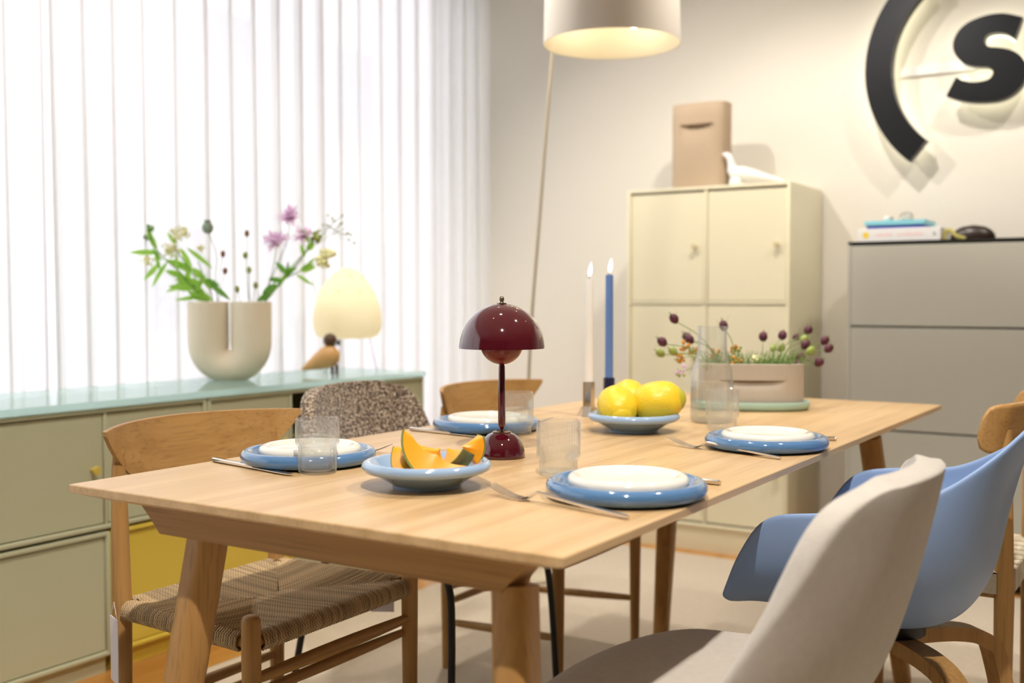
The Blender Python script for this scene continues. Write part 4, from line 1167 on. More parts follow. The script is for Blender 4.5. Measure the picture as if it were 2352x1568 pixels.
# ================================================================== CANDLES
def candle(label, loc, r, h, wax):
    t = thing('candle', label, 'candle', loc, 0, 'lit dinner candles')
    MB().lathe([(0, 0), (r, 0), (r * .98, h * .5), (r * .94, h - .004), (r * .80, h), (r * .4, h - .002), (0, h - .003)], 28).build('wax', wax, t, 50)
    MB().tube([(0, 0, h - .004), (.0005, 0, h + .008), (.002, 0, h + .012)], .0008, 6).build('wick', M['wick'], t)
    MB().lathe([(.0002, h + .006), (.0030, h + .010), (.0046, h + .016), (.0044, h + .022), (.0030, h + .030), (.0014, h + .037), (.0002, h + .041)], 18).xf(Matrix(((1, 0, .10, -.10 * h), (0, 1, .06, -.06 * h), (0, 0, 1, 0), (0, 0, 0, 1)))).build('flame', M['flame'], t, 60)
    return t
def holder(label, loc, mat, feet):
    t = thing('candle_holder', label, 'candle holder', loc, .3, 'faceted candle holders')
    n = 6
    m = MB()
    for (z0, z1, r0, r1) in ((.022, .086, .0150, .0150),):
        a = [(r0 * math.cos(2 * PI * k / n), r0 * math.sin(2 * PI * k / n), z0) for k in range(n)] + [(r1 * math.cos(2 * PI * k / n), r1 * math.sin(2 * PI * k / n), z1) for k in range(n)]
        m.add(a, [tuple(range(n - 1, -1, -1)), tuple(range(n, 2 * n))] + [(k, (k + 1) % n, n + (k + 1) % n, n + k) for k in range(n)])
    m.build('stem', mat, t, 10)
    for k in range(3):
        a = 2 * PI * k / 3 + .5
        d = Vector((math.cos(a), math.sin(a), 0)); p = Vector((-d.y, d.x, 0))
        w = .010
        v = [d * .004 + p * w + Vector((0, 0, .024)), d * .004 - p * w + Vector((0, 0, .024)), d * .014 - p * w + Vector((0, 0, .024)), d * .014 + p * w + Vector((0, 0, .024)),
             d * .012 + p * w, d * .012 - p * w, d * .034 - p * w, d * .034 + p * w]
        MB().add(v, [(0, 1, 2, 3), (7, 6, 5, 4), (0, 4, 5, 1), (1, 5, 6, 2), (2, 6, 7, 3), (3, 7, 4, 0)]).build('foot', feet, t, 0)
    return t
h1, h2 = Vector((-.690, 1.338, TZ + .0003)), Vector((-.712, 1.490, TZ + .0003))
holder('chrome faceted candle holder under the white candle', h1, M['steel'], M['steel'])
holder('navy blue faceted candle holder behind the lemons', h2, M['navy'], M['navy'])
candle('tall white lit candle in the chrome holder', h1 + Vector((0, 0, .0865)), .0113, .258, M['wax_w'])
candle('tall blue lit candle in the navy holder', h2 + Vector((0, 0, .0865)), .0107, .272, M['wax_b'])

# ================================================================== PLANTER ON TRAY
PC = Vector((-.412, 1.735, TZ + .0003))
pa = math.radians(26)
tr = thing('oval_tray', 'mint green oval tray under the taupe planter', 'tray', PC, pa)
def oval(L, Wd, z, n=96, p=2.5):
    out = []
    for k in range(n):
        a = 2 * PI * k / n
        c, s_ = math.cos(a), math.sin(a)
        q = (abs(c) ** p + abs(s_) ** p) ** (-1 / p)
        out.append(Vector((L * c * q, Wd * s_ * q, z)))
    return out
def loft(rings, cap0=True, cap1=True, rib=None):
    m = MB(); n = len(rings[0]); vs = []
    for r_ in rings: vs += r_
    fs = [(i * n + k, i * n + (k + 1) % n, (i + 1) * n + (k + 1) % n, (i + 1) * n + k) for i in range(len(rings) - 1) for k in range(n)]
    if cap0: fs.append(tuple(range(n - 1, -1, -1)))
    if cap1: fs.append(tuple(range((len(rings) - 1) * n, len(rings) * n)))
    return m.add(vs, fs)
loft([oval(.142, .078, 0), oval(.150, .086, .003), oval(.155, .091, .010), oval(.155, .091, .021), oval(.153, .089, .0225), oval(.151, .087, .021), oval(.148, .084, .008), oval(.13, .07, .006)]).build('dish', M['mint'], tr, 50)
pt = thing('planter', 'taupe ribbed oval planter with a slot handle holding seed heads', 'planter', PC + Vector((0, 0, .0062)), pa)
def pring(L, Wd, z, rib, inset=0.0):
    n = 480
    r_ = oval(L, Wd, z, n, 2.9)
    out = []
    for k, p in enumerate(r_):
        m = 1 + (.0045 * math.cos(2 * PI * k * 120 / n) if rib else 0)
        q = Vector((p.x * m, p.y * m, z))
        # pressed handle recess on the long sides
        if inset:
            u = p.x / (.085)
            if abs(u) < 1: q.y -= math.copysign(inset * (1 - u * u) ** .8, p.y)
        out.append(q)
    return out
rings = [pring(.130, .066, 0, 0)]
for z, ins in ((.002, 0), (.02, 0), (.045, .000), (.055, .004), (.066, .011), (.0735, .017), (.0745, 0), (.09, 0), (.110, 0), (.116, 0)):
    rings.append(pring(.138, .074, z, True, ins))
rings += [pring(.136, .072, .1175, 0), pring(.132, .068, .116, 0), pring(.130, .066, .09, 0)]
loft(rings).build('pot', M['clay'], pt, 50)

# ================================================================== STEMS, FLOWERS
def leaf(root, d, L, wd, parent, mat, bend=.3, roll=0.0, name='leaf'):
    d = Vector(d).normalized()
    side = d.cross(Vector((0, 0, 1)))
    if side.length < .05: side = Vector((1, 0, 0))
    side.normalize(); side.rotate(Matrix.Rotation(roll, 3, d))
    nrm = side.cross(d)
    def fn(u, v):
        w = wd * (math.sin(PI * min(1, v * .97 + .03)) ** .8) * (1 - .35 * v)
        c = (u - .5) * 2
        return Vector(root) + d * (L * v) - nrm * (bend * L * v * v) + side * (w * c * .5) + nrm * (abs(c) * w * .12)
    return MB().grid(fn, 3, 7).build(name, mat, parent, 60, world=True)
def stem_thing(name, label, cat, path, r, group, mat=None):
    t = thing(name, label, cat, path[0], 0, group)
    MB().tube(cr(path, 14), r, 7).build('stem', mat or M['stem'], t, 60, world=True)
    return t
def blob_cluster(c, R, n, r, parent, mat, name, seed, flat=1.0):
    rnd = random.Random(seed)
    m = MB()
    for _ in range(n):
        v = Vector((rnd.gauss(0, 1), rnd.gauss(0, 1), rnd.gauss(0, 1))).normalized() * R * rnd.uniform(.35, 1)
        v.z *= flat
        m.ball(Vector(c) + v, r * rnd.uniform(.7, 1.25), n=6, m=4)
    o = m.build(name, mat, parent, 70, world=True)
    o['kind'] = 'stuff'
    return o
def petals(c, ax, R, n, parent, mat, seed):
    n = int(n * 1.7)
    rnd = random.Random(seed)
    ax = Vector(ax).normalized()
    for k in range(n):
        v = Vector((rnd.gauss(0, 1), rnd.gauss(0, 1), rnd.gauss(0, 1)))
        v = (v - ax * v.dot(ax)).normalized()
        d = v * rnd.uniform(.7, 1.0) + ax * rnd.uniform(-.1, .75)
        leaf(c, d, R * rnd.uniform(.6, 1.1), R * .34, parent, mat, rnd.uniform(-.2, .3), rnd.uniform(-.4, .4), 'petal')
# nigella seed heads in the planter
POD = [(1548, 732, 'd', 2.90, -.06), (1662, 748, 'd', 2.92, -.03), (1521, 785, 'm', 2.88, -.08), (1546, 807, 'g', 2.86, -.08), (1517, 811, 'g', 2.93, -.09), (1584, 779, 'd', 2.97, -.05), (1578, 774, 'm', 2.99, -.06),
       (1753, 773, 'm', 2.95, .03), (1797, 770, 'd', 2.98, .05), (1828, 774, 'm', 3.04, .06), (1856, 758, 'd', 3.02, .07), (1847, 780, 'g', 2.97, .07), (1850, 791, 'm', 2.95, .08), (1894, 782, 'm', 3.0, .09), (1903, 800, 'd', 2.97, .09),
       (1862, 806, 'g', 2.93, .08), (1838, 821, 'd', 2.91, .085), (1881, 832, 'm', 2.95, .09), (1832, 838, 'd', 2.88, .09), (1794, 799, 'g', 3.0, .04), (1776, 800, 'g', 3.02, .03)]
where = {0: 'topmost maroon seed head at the left of the carafe', 1: 'dark seed head just above the carafe neck', 2: 'maroon seed head at the far left of the planter', 3: 'two-tone seed head low at the left of the carafe', 4: 'pale green seed head lowest at the far left', 5: 'dark seed head seen at the left edge of the carafe neck', 6: 'maroon seed head behind the left edge of the carafe',
         7: 'maroon seed head standing alone right of the carafe', 8: 'dark oval seed head above the middle of the planter', 9: 'small pinkish seed head at the back right of the planter', 10: 'dark seed head highest at the right of the planter', 11: 'green seed head right of the planter middle', 12: 'purple seed head just under the green one at right', 13: 'maroon seed head farthest right of all', 14: 'dark maroon seed head under the farthest right one', 15: 'olive seed head over the right rim of the planter', 16: 'brown seed head leaning over the right rim', 17: 'maroon seed head hanging lowest at far right', 18: 'dark seed head drooping below the right rim of the planter', 19: 'pale green seed head in the middle of the planter', 20: 'small pale green seed head next to the middle one'}
Rz = Matrix.Rotation(pa, 3, 'Z')
rnd = random.Random(11)
for i, (px, py, k, d, tx) in enumerate(POD):
    p = at(px, py, d)
    root = PC + Rz @ Vector((tx * .9, rnd.uniform(-.03, .03), .085))
    ax = (p - root).normalized()
    ax = (ax + Vector((0, 0, .25))).normalized()
    mid = root.lerp(p, .5) + Vector((0, 0, .025))
    t = stem_thing('seed_head_stem', where[i], 'flower', [root, mid, p - ax * .008], .0011, 'nigella seed heads in the planter')
    q = ax.to_track_quat('Z', 'Y').to_matrix().to_4x4()
    L, r = (.0150, .0120) if k != 'g' else (.0140, .0108)
    if i in (9, 20): L, r = .0115, .009
    prof = [(.0005, -L), (r * .55, -L * .8), (r * .95, -L * .3), (r, .1 * L), (r * .8, L * .65), (r * .35, L * .95), (.0004, L * 1.05)]
    hm = MB().lathe(prof, 20, rmod=lambda a, z: .0006 * math.cos(5 * a)).xf(Matrix.Translation(p) @ q)
    hd = hm.build('pod', {'d': M['pod'], 'm': M['pod'], 'g': M['podg']}[k], t, 60, world=True)
    b = MB()
    for j in range(9):
        a = 2 * PI * j / 9 + rnd.uniform(-.2, .2)
        o1 = q.to_3x3() @ Vector((math.cos(a) * .4, math.sin(a) * .4, -.3)); o2 = q.to_3x3() @ Vector((math.cos(a), math.sin(a), rnd.uniform(.0, 1.2)))
        s = rnd.uniform(.013, .021)
        b.tube([p - ax * L * .9, p + o1 * .014, p + o2 * s], [.0005, .0004, .0002], 4, cap=False)
    for j in range(5):
        a = 2 * PI * j / 5
        o2 = q.to_3x3() @ Vector((math.cos(a) * .5, math.sin(a) * .5, 1))
        b.tube([p + ax * L * .95, p + ax * L + o2 * .008], [.0006, .0002], 4, cap=False)
    b.build('bracts', M['stem'], t, 60, world=True)
# orange sprigs
for i, (px, py, d, n, lab) in enumerate([(1573, 795, 2.95, 16, 'orange blossom sprig behind the left of the carafe'), (1562, 822, 2.90, 14, 'orange green blossom sprig low at the left of the carafe'), (1592, 806, 3.0, 16, 'orange blossom sprig seen through the carafe'), (1692, 801, 2.97, 10, 'orange blossom sprig right of the carafe neck'),
                                    (1694, 829, 2.86, 9, 'bright orange blossom over the planter rim beside the carafe'), (1566, 852, 2.86, 10, 'faded pinkish blossom sprig hanging left of the carafe'), (1640, 812, 2.95, 18, 'golden blossom sprig seen behind the carafe shoulder')]):
    p = at(px, py, d)
    root = PC + Rz @ Vector((-.07 + .012 * i, 0, .085))
    t = stem_thing('blossom_sprig', lab, 'flower', [root, root.lerp(p, .6) + Vector((0, 0, .02)), p], .0009, 'orange sprigs in the planter')
    blob_cluster(p, .017, n, .0042, t, M['orange'] if i != 5 else M['pink'], 'blossoms', 30 + i)
    blob_cluster(p - Vector((0, 0, .006)), .016, 6, .0035, t, M['podg'], 'buds', 60 + i)
fo = MB()
for k in range(420):
    x = rnd.uniform(-.12, .125); y = rnd.uniform(-.05, .05)
    a = PC + Rz @ Vector((x, y, .090))
    b_ = a + Rz @ Vector((rnd.gauss(.012 if x > 0 else -.012, .02), rnd.gauss(0, .015), rnd.uniform(.03, .068)))
    fo.tube([a, a.lerp(b_, .5) + Vector((0, 0, .004)), b_], [.0011, .0009, .0005], 4, cap=False)
fo = fo.build('feathery_foliage', M['stem'], None, 60)
tag(fo, 'feathery green foliage filling the taupe planter', 'foliage', kind='stuff')
gc = MB().ball(PC + Vector((0, 0, .0)), .001)
blob = thing('white_blossoms', 'small white and pale green blossoms at the planter rim', 'flower', PC + Vector((.02, 0, .10)))
MB().tube([PC + Vector((.02, .01, .09)), PC + Vector((.03, .02, .125))], .001, 5).build('stem', M['stem'], blob, 60, world=True)
blob_cluster(PC + Vector((.01, .02, .132)), .024, 22, .0048, blob, M['pale'], 'blossoms', 91, .5)

# ================================================================== U SHAPED VASE + BOUQUET
VC = Vector((-2.215, 1.560, .7558))
vt = thing('u_vase', 'sand coloured U shaped ceramic vase on the glass top', 'vase', VC, YAW)
hw, rr, H = .0735, .0695, .268
path = []; rad = []
for k in range(10): path.append((-hw, 0, H - (H - .135) * k / 9)); rad.append((rr, rr))
for k in range(1, 24):
    a = PI * k / 24
    x = -hw * math.cos(a); z = .135 - .090 * math.sin(a) ** .8
    s = math.sin(a)
    path.append((x, 0, z)); rad.append((rr - .012 * s ** 1.5, rr))
for k in range(10): path.append((hw, 0, .135 + (H - .135) * k / 9)); rad.append((rr, rr))
vm = MB().tube(path, [(r[0], r[1]) for r in rad], 40, cap=False, up=(1, 0, 0))
vm.v = [Vector((p.x, p.y, max(p.z, 0.0))) for p in vm.v]
for s in (-1, 1):
    vm.lathe([(rr, H), (rr - .002, H + .0015), (rr - .006, H), (rr - .007, H - .05), (.0005, H - .055)], 40, (s * hw, 0, 0))
vm.build('vessel', M['vase'], vt, 50)
DV = (VC - CAM).dot(FW)
def lp(parent, a, b, w, mat, dd=0.0, dd2=0.0, roll=None, bend=.12):
    p, q = at(a[0], a[1], DV + dd), at(b[0], b[1], DV + dd2)
    d = q - p
    o = leaf(p, d, d.length, w * DV / F_PX, parent, mat, bend, roll if roll is not None else rnd.uniform(-.5, .5) + 1.57)
    return o
LR, RRt = (487, 705), (578, 705)
def bstem(label, cat, pts, r=.0017, dd=0.0, mat=None, name='flower_stem'):
    return stem_thing(name, label, cat, [at(x, y, DV + dd + e) for (x, y, e) in pts], r, 'stems in the sand coloured vase', mat)
# leafy branches on the left
t = bstem('leafy branch reaching farthest left out of the vase', 'branch', [(475, 712, 0), (440, 650, -.02), (385, 600, -.05), (350, 560, -.06), (345, 528, -.06)], .0020, 0, None, 'leafy_branch')
for a, b, w in [((365, 580), (296, 578), 16), ((350, 560), (338, 520), 15), ((358, 575), (366, 625), 15), ((365, 605), (330, 645), 16), ((385, 600), (345, 660), 13), ((350, 570), (372, 600), 13), ((345, 540), (360, 575), 16)]:
    lp(t, a, b, w, M['leaf'], -.05, -.06)
blob_cluster(at(346, 524, DV - .06), .013, 12, .006, t, M['leaf'], 'buds', 3)
blob_cluster(at(335, 545, DV - .05), .010, 8, .005, t, M['poppy'], 'buds', 4)
t = bstem('leafy branch with pale yellow blossoms at the left of the vase', 'branch', [(480, 712, .01), (460, 660, .01), (430, 610, .0), (405, 575, -.01), (400, 545, -.01)], .0020, 0, None, 'leafy_branch')
for a, b, w in [((430, 612), (380, 598), 20), ((440, 625), (395, 600), 16), ((425, 600), (440, 655), 16), ((450, 640), (383, 668), 20), ((470, 670), (410, 640), 22), ((415, 570), (445, 625), 16), ((405, 560), (385, 535), 14), ((475, 690), (435, 650), 20), ((482, 695), (440, 645), 16)]:
    lp(t, a, b, w, M['leaf'], .0, .02)
blob_cluster(at(412, 535, DV - .01), .034, 60, .0045, t, M['pale'], 'blossoms', 5)
blob_cluster(at(392, 575, DV - .02), .031, 60, .0045, t, M['pale'], 'blossoms', 6)
blob_cluster(at(338, 598, DV - .07), .026, 34, .004, t, M['pale'], 'blossoms', 7)
blob_cluster(at(460, 570, DV), .018, 22, .004, t, M['pale'], 'blossoms', 8)
t = bstem('branch with long leaves bending to the right over the left opening', 'branch', [(492, 712, -.02), (485, 670, -.03), (470, 640, -.03), (455, 600, -.03)], .0018, 0, None, 'leafy_branch')
for a, b, w in [((480, 650), (530, 688), 17), ((470, 640), (505, 655), 14), ((430, 570), (490, 615), 14), ((468, 640), (440, 615), 22), ((485, 665), (460, 628), 16), ((470, 650), (400, 640), 15), ((488, 690), (455, 665), 12)]:
    lp(t, a, b, w, M['leafd'] if b[0] > 500 else M['leaf'], -.03, -.04)
t = bstem('broad leafed branch low at the left rim of the vase', 'branch', [(478, 712, -.03), (462, 680, -.05), (432, 650, -.07), (405, 615, -.08)], .0018, 0, None, 'leafy_branch')
for a, b, w in [((462, 680), (400, 690), 12), ((445, 665), (385, 655), 18), ((432, 650), (425, 600), 18), ((420, 635), (378, 620), 18), ((450, 670), (470, 630), 18), ((410, 620), (400, 580), 16), ((470, 690), (430, 668), 20), ((440, 655), (400, 625), 22)]:
    lp(t, a, b, w, M['leaf'], -.06, -.09)
# poppy head
t = bstem('grey green poppy seed head rising above the left opening', 'flower', [(500, 712, 0), (495, 640, 0), (497, 585, 0), (480, 537, 0)], .0016)
p = at(477, 523, DV)
MB().lathe([(.0005, -.021), (.012, -.018), (.019, -.006), (.0195, .006), (.013, .017), (.010, .019), (.013, .0215), (.010, .024), (.0005, .0235)], 24, p).build('pod', M['poppy'], t, 50, world=True)
MB().lathe([(.0005, .024), (.011, .0235), (.012, .026), (.0005, .027)], 20, p).build('crown', M['brown'], t, 50, world=True)
for a, b, (x, y), mt, lab in [((500, 712), (503, 640), (512, 583), 'brown', 'small brown bud just right of the poppy stem'), ((503, 712), (508, 660), (517, 622), 'brown', 'small reddish bud low above the left opening'), ((572, 712), (570, 630), (567, 536), 'brown', 'tall brown bud in the middle of the bouquet'),
                              ((574, 712), (566, 650), (563, 586), 'podg', 'green bud under the tall brown bud'), ((560, 712), (552, 690), (545, 664), 'podg', 'small green bud at the gap of the vase'), ((580, 712), (582, 680), (587, 655), 'podg', 'small green bud over the right opening'), ((576, 712), (573, 660), (572, 620), 'podg', 'slim green bud right of the gap')]:
    t = bstem(lab, 'flower', [(*a, 0), (*b, 0), (x, y, 0)], .0011)
    p = at(x, y, DV)
    MB().ball(p, .0085, .0085, .0125, 14, 8).build('bud', M[mt], t, 60, world=True)
# pink flowers and right hand greens
for (x, y, R, dd, lab) in [(665, 500, .056, .02, 'pink scabious flower highest in the bouquet'), (635, 557, .066, -.03, 'largest pink scabious flower in front of the others'), (697, 543, .050, .04, 'pink scabious flower half hidden behind green leaves')]:
    t = bstem(lab, 'flower', [(585, 712, 0), (612, 665, 0), (x - 8, y + 60, dd), (x, y + 8, dd)], .0015)
    p = at(x, y, DV + dd)
    petals(p, (.2, -.4, .8), R, 26, t, M['pink'], x)
    blob_cluster(p + Vector((0, 0, .006)), R * .35, 12, .006, t, M['pink'], 'florets', x + 1)
t = bstem('dark leafy branch reaching right from the right opening', 'branch', [(590, 712, 0), (620, 680, 0), (655, 640, 0), (700, 618, .0), (722, 605, .0)], .0022, 0, None, 'leafy_branch')
for a, b, w, k in [((640, 655), (600, 672), 22, 'leafd'), ((625, 675), (588, 690), 20, 'leafd'), ((650, 640), (680, 612), 18, 'leafd'), ((660, 630), (632, 600), 16, 'leafd'), ((665, 635), (658, 598), 22, 'leafd'), ((690, 620), (724, 612), 24, 'leaf'), ((680, 630), (720, 655), 10, 'leaf'), ((715, 625), (722, 684), 12, 'leafd'), ((650, 645), (615, 640), 16, 'leafd'), ((700, 620), (722, 590), 12, 'leaf'), ((640, 660), (670, 605), 14, 'leaf')]:
    lp(t, a, b, w, M[k], 0, -.02)
t = bstem('green branch with pale hops above the dark leaves', 'branch', [(592, 712, .02), (650, 640, .02), (700, 580, .03), (725, 545, .03)], .0017, 0, None, 'leafy_branch')
for a, b, w in [((712, 560), (693, 525), 13), ((705, 575), (722, 555), 20), ((700, 590), (690, 560), 12)]:
    lp(t, a, b, w, M['leaf'], .03, .03)
blob_cluster(at(727, 545, DV + .03), .020, 16, .008, t, M['podg'], 'blossoms', 15)
blob_cluster(at(744, 595, DV + .05), .022, 18, .010, t, M['pale'], 'hops', 16, 1.5)
blob_cluster(at(760, 580, DV + .05), .016, 10, .009, t, M['pale'], 'hops', 17)
for i, pts in enumerate([[(595, 712, .03), (670, 620, .04), (735, 545, .06), (788, 492, .07)], [(597, 712, .03), (680, 600, .05), (760, 540, .07), (818, 516, .08)]]):
    t = bstem(('airy green sprig with tiny buds reaching up at the far right of the bouquet', 'airy green sprig with tiny buds reaching farthest right')[i], 'flower', pts, .0010)
    for k in range(9):
        e = at(pts[-1][0] - rnd.uniform(0, 55), pts[-1][1] + rnd.uniform(-14, 42), DV + .07)
        MB().tube([at(pts[-2][0] + rnd.uniform(0, 20), pts[-2][1] - rnd.uniform(0, 15), DV + .06), e], .0005, 4).build('twig', M['stem'], t, 60, world=True)
        MB().ball(e, .0045, n=8, m=5).build('bud', M['podg'], t, 60, world=True)

# ================================================================== WOODEN BIRD
d = 4.0
pb = at(742, 846, d)
pb.z = .7558
t = thing('wooden_bird', 'small beech bird figure with dark ball head beside the vase', 'figurine', pb)
tail, chest = at(692, 849, d), at(776, 808, d)
ax = (chest - tail).normalized(); LB = (chest - tail).length
q = Matrix.Translation(tail) @ ax.to_track_quat('Z', 'Y').to_matrix().to_4x4()
MB().lathe([(.0005, 0), (.007, .006), (.016, .03), (.030, .065), (.041, .10), (.0425, .12), (.036, .142), (.02, .156), (.0005, .160)], 32).xf(q @ Matrix.Scale(LB / .155, 4)).build('body', M['beech'], t, 60, world=True)
MB().ball(at(758, 781, d), .0255, n=24, m=14).build('head', M['walnut'], t, 60, world=True)
bk = at(743, 777, d)
MB().tube([at(752, 778, d), bk], [.010, .002], 12).build('beak', M['beech'], t, 60, world=True)
lg = at(768, 836, d)
for s in (-.008, .008):
    MB().tube([lg + RT * s, Vector((lg.x, lg.y, .7560)) + RT * s], .006, 10).build('leg', M['walnut'], t, 60, world=True)

# ================================================================== EGG SHAPED PAPER LAMP
d = 4.22
pl_ = at(798, 776, d)
t = thing('paper_table_lamp', 'glowing egg shaped paper table lamp on thin wire legs', 'lamp', (pl_.x, pl_.y, .7558))
zb_ = pl_.z - .7558
k = d / 4.3
prof = [(.098, .0), (.118, .008), (.131, .03), (.136, .062), (.134, .095), (.127, .13), (.115, .165), (.098, .2), (.074, .235), (.045, .262), (.018, .277), (.0005, .280)]
sh = MB().lathe([(r * k, zb_ + z * k) for r, z in prof], 48).build('paper_shade', M['eggl'], t, 60)
MB().ball((0, 0, zb_ + .10), .022, n=16, m=10).build('bulb', M['bulb2'], t, 60)
bl = bpy.data.lights.new('bulb_light', 'POINT'); bl.energy = 0.36; bl.color = (1, .86, .62); bl.shadow_soft_size = .03
bo = bpy.data.objects.new('bulb_light', bl); COL.objects.link(bo); bo.parent = t; bo.location = (0, 0, zb_ + .15)
for ring_i, (zz_, r_) in enumerate(((.185, .1065), (.245, .064))):
    for j in range(8 if ring_i == 0 else 6):
        a = 2 * PI * j / (8 if ring_i == 0 else 6) + .4
        MB().ball((r_ * k * math.cos(a), r_ * k * math.sin(a), zb_ + zz_ * k), .0035, n=8, m=6).build('stud', M['beech'], t, 60)
for j in range(3):
    a = 2 * PI * j / 3 + .5
    MB().tube([(.085 * math.cos(a), .085 * math.sin(a), zb_ + .01), (.115 * math.cos(a), .115 * math.sin(a), 0)], .0016, 6).build('wire_leg', M['blackm'], t)
MB().tube([(-.02, -.03, zb_ + .01), (-.02, -.03, zb_ - .02), (-.05, -.06, zb_ - .05)], .002, 6).ball((-.02, -.03, zb_ - .018), .007, .007, .012, 10, 6).build('pull_cord', M['blackm'], t)

# ================================================================== ARC FLOOR LAMP
sc = at(1405, 102, 3.55)
base = Vector((-1.50, 2.36, .0))
t = thing('arc_floor_lamp', 'slender floor lamp with a bent rod and large off white drum shade', 'floor lamp', base)
MB().lathe([(0, 0), (.13, 0), (.135, .004), (.13, .012), (.03, .018), (.012, .03), (0, .03)], 40, base).build('base', M['rod'], t, 50, world=True)
rodp = cr([base + Vector((0, 0, .02)), Vector((-1.482, 2.335, .77)), Vector((-1.455, 2.375, 1.40)), Vector((-1.432, 2.415, 1.93)), Vector((-1.40, 2.41, 2.22)), Vector((-1.32, 2.36, 2.42)), Vector((-1.18, 2.26, 2.48)), Vector((sc.x, sc.y, 2.40)), Vector((sc.x, sc.y, sc.z + .33))], 48)
MB().tube(rodp, [.0065 - .003 * i / 47 for i in range(48)], 10).build('rod', M['rod'], t, 60, world=True)
SHH = .27
prof = [(.2235, 0), (.2165, SHH), (.2145, SHH), (.2215, 0)]
MB().lathe([(.2215, .0), (.2235, .0), (.2165, SHH)], 72, sc).build('shade', M['shade'], t, 40, world=True)
MB().lathe([(.2214, .0005), (.2146, SHH), (.0005, SHH - .004)], 72, sc).build('shade_lining', M['shade_in'], t, 40, world=True)
MB().lathe([(.2165, SHH), (.0005, SHH)], 72, sc).build('shade_top', M['shade'], t, 40, world=True)
for dx in (-.075, .085):
    MB().ball(sc + RT * dx + FWH * .10 + Vector((0, 0, .098)), .022, n=16, m=10).build('bulb', M['bulb'], t, 60, world=True)
MB().tube([sc + Vector((0, 0, SHH - .01)), sc + Vector((0, 0, SHH + .08))], .012, 12).build('socket', M['rod'], t, 60, world=True)

# ================================================================== ON TOP OF THE CREAM CABINET
ZT = 1.4922
t = thing('ribbed_vase', 'tall flat beige ribbed vase with a slot handle on the cream cabinet', 'vase', (-1.185, 3.24, ZT), .0)
def vring(L, Wd, z, rib, inset=0.0):
    n = 320
    out = []
    for kk, p in enumerate(oval(L, Wd, z, n, 4.0)):
        m = 1 + (.006 * math.cos(2 * PI * kk * 80 / n) if rib else 0)
        q = Vector((p.x * m, p.y * m, z))
        u = p.x / .076
        if inset and abs(u) < 1: q.y -= math.copysign(inset * (1 - u * u) ** .7, p.y)
        out.append(q)
    return out
rings = [vring(.112, .055, 0, 0)]
for z, ins in ((.002, 0), (.08, 0), (.17, .002), (.22, .012), (.268, .030), (.271, 0), (.30, 0), (.355, 0)):
    rings.append(vring(.120, .062, z, True, ins))
rings += [vring(.118, .060, .358, 0), vring(.113, .055, .356, 0), vring(.110, .052, .30, 0)]
loft(rings).build('vessel', M['ribv'], t, 50)

t = thing('dove_figurine', 'white ceramic dove figurine on the cream cabinet', 'figurine', (-.96, 3.18, ZT))
bx = lambda px, py: ony_(px, py)
def ony_(px, py, y=3.18):
    a, b = on_wall(px, py, y); return Vector((a, y, b))
sec_pts = [(1800, 416, .006), (1770, 409, .012), (1735, 402, .022), (1705, 398, .030), (1688, 398, .030), (1682, 388, .022), (1680, 376, .015), (1677, 364, .013), (1671, 356, .013), (1664, 354, .007), (1658, 354, .002)]
dv = MB().tube([ony_(x, y) for x, y, r in sec_pts], [(r * (1 if i > 4 else .9), r) for i, (x, y, r) in enumerate(sec_pts)], 20, up=(0, 1, 0))
dv.v = [Vector((p.x, p.y, max(p.z, ZT))) for p in dv.v]
o = dv.build('body', M['white'], t, 70, world=True)
MB().lathe([(0, 0), (.026, 0), (.030, .006), (.031, .02), (.026, .035), (0, .045)], 24, ony_(1692, 400) * 1.0 - Vector((0, 0, ony_(1692, 400).z - ZT))).build('breast', M['white'], t, 70, world=True)

# ================================================================== ON THE GREY CHEST
ZG = 1.2478
t = thing('white_book', 'thick white book with a yellow dot on its spine on the grey chest', 'book', (-.35, 3.2, ZG))
MB().box((-.497, 3.11, ZG), (-.2, 3.34, ZG + .05), .002, 1).build('cover', M['bookw'], t, 0, world=True)
MB().lathe([(0, 0), (.0125, 0), (.0125, .0004), (0, .0004)], 24).xf(Matrix.Translation((-.468, 3.11, ZG + .026)) @ Matrix.Rotation(PI / 2, 4, 'X')).build('spine_dot', M['book_y'], t, 0, world=True)
rw = random.Random(2)
x = -.432
while x < -.265:
    w = rw.uniform(.003, .007)
    if not (-.372 < x < -.36):
        MB().box((x, 3.1094, ZG + .022), (x + w, 3.1101, ZG + .022 + rw.choice((.006, .006, .009)))).build('spine_print', M['book_p'], t, 0, world=True)
    x += w + .0022
MB().box((-.226, 3.1094, ZG + .018), (-.221, 3.1101, ZG + .032)).box((-.219, 3.1094, ZG + .018), (-.216, 3.1101, ZG + .027)).build('spine_print', M['book_g'], t, 0, world=True)
tag(MB().box((-.466, 3.115, ZG + .0503), (-.262, 3.29, ZG + .061), .001, 1).build('royal_blue_book', M['bookd']), 'thin royal blue book between the white and light blue books', 'book')
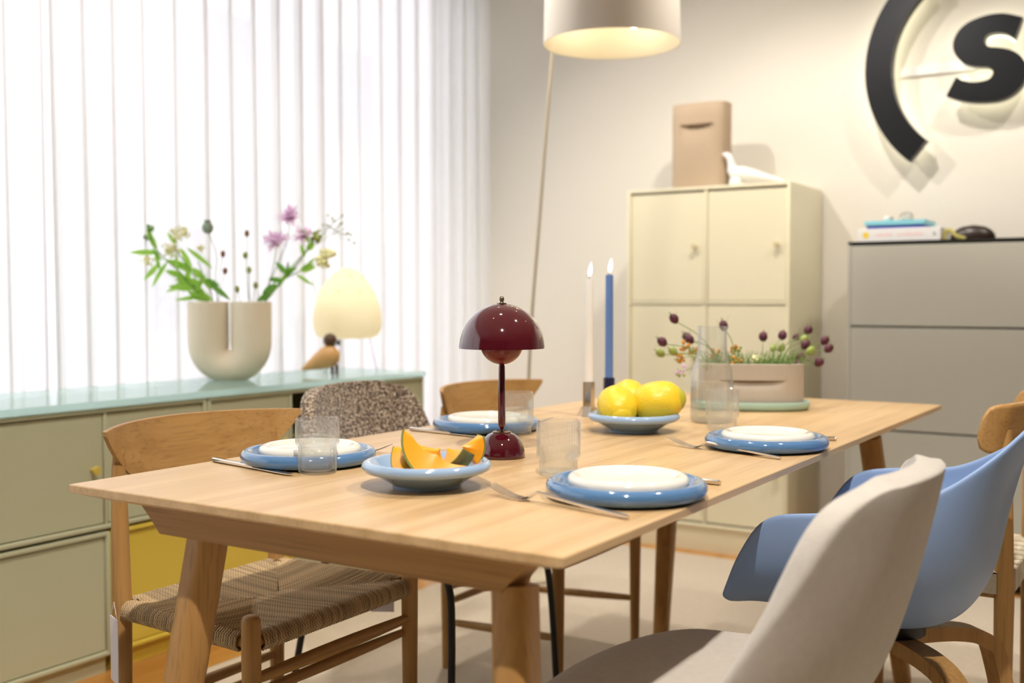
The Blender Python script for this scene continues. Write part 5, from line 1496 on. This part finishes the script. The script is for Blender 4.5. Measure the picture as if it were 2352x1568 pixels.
tag(MB().box((-.474, 3.110, ZG + .0613), (-.255, 3.30, ZG + .079), .0015, 1).build('light_blue_book', M['bookb']), 'light blue book at the top of the pile on the grey chest', 'book')
t = thing('bracelet', 'tangled silver bracelet lying on the light blue book', 'jewellery', (-.335, 3.17, ZG + .0795))
for j, (rx, ry, rz_, dz) in enumerate(((.2, .1, 0, .008), (.5, -.4, 1, .012), (-.5, .3, 2, .013))):
    pth = [Vector((.026 * math.cos(2 * PI * k / 20), .020 * math.sin(2 * PI * k / 20), 0)) for k in range(21)]
    e_ = Euler((rx, ry, rz_))
    for p in pth: p.rotate(e_)
    zmn = min(p.z for p in pth)
    MB().tube([p + Vector((0, 0, -zmn + .003)) for p in pth], .0028, 8, cap=False).build('loop', M['steel'], t, 60)
t = thing('glass_bead', 'small clear glass bead pair on the left of the light blue book', 'bead', (-.402, 3.15, ZG + .0793))
MB().ball((0, 0, .010), .010, n=16, m=10).build('bead', M['white'], t, 60)
MB().ball((.017, .004, .008), .008, n=16, m=10).build('bead', M['steel'], t, 60)
t = thing('hair_brush', 'dark brown domed brush lying on the grey chest beside the books', 'brush', (-.10, 3.16, ZG))
dm = MB()
def dome(u, v):
    a = 2 * PI * u; s = v
    x = -.10 + .077 * math.cos(a) * (1 - s * s) ** .5; y = 3.165 + .035 * math.sin(a) * (1 - s * s) ** .5
    return Vector((x, y, ZG + .008 + .047 * s))
dm.grid(dome, 41, 10)
dm.lathe([(0, .0), (1, 0), (1, .008)], 40, (0, 0, 0))
k = len(dm.v) - 120
for i in range(k, len(dm.v)):
    p = dm.v[i]; dm.v[i] = Vector((-.10 + .077 * p.x, 3.165 + .035 * p.y, ZG + p.z))
dm.build('body', M['darkb'], t, 60)
t.children[0].location = -Vector(t.location)
MB().tube(cr([(-.192, 3.13, ZG + .004), (-.188, 3.13, ZG + .030), (-.170, 3.125, ZG + .036), (-.150, 3.12, ZG + .016), (-.118, 3.118, ZG + .003)], 16), [(.002, .008)] * 16, 8, up=(0, 1, 0)).build('strap', M['strap'], t, 60, world=True)
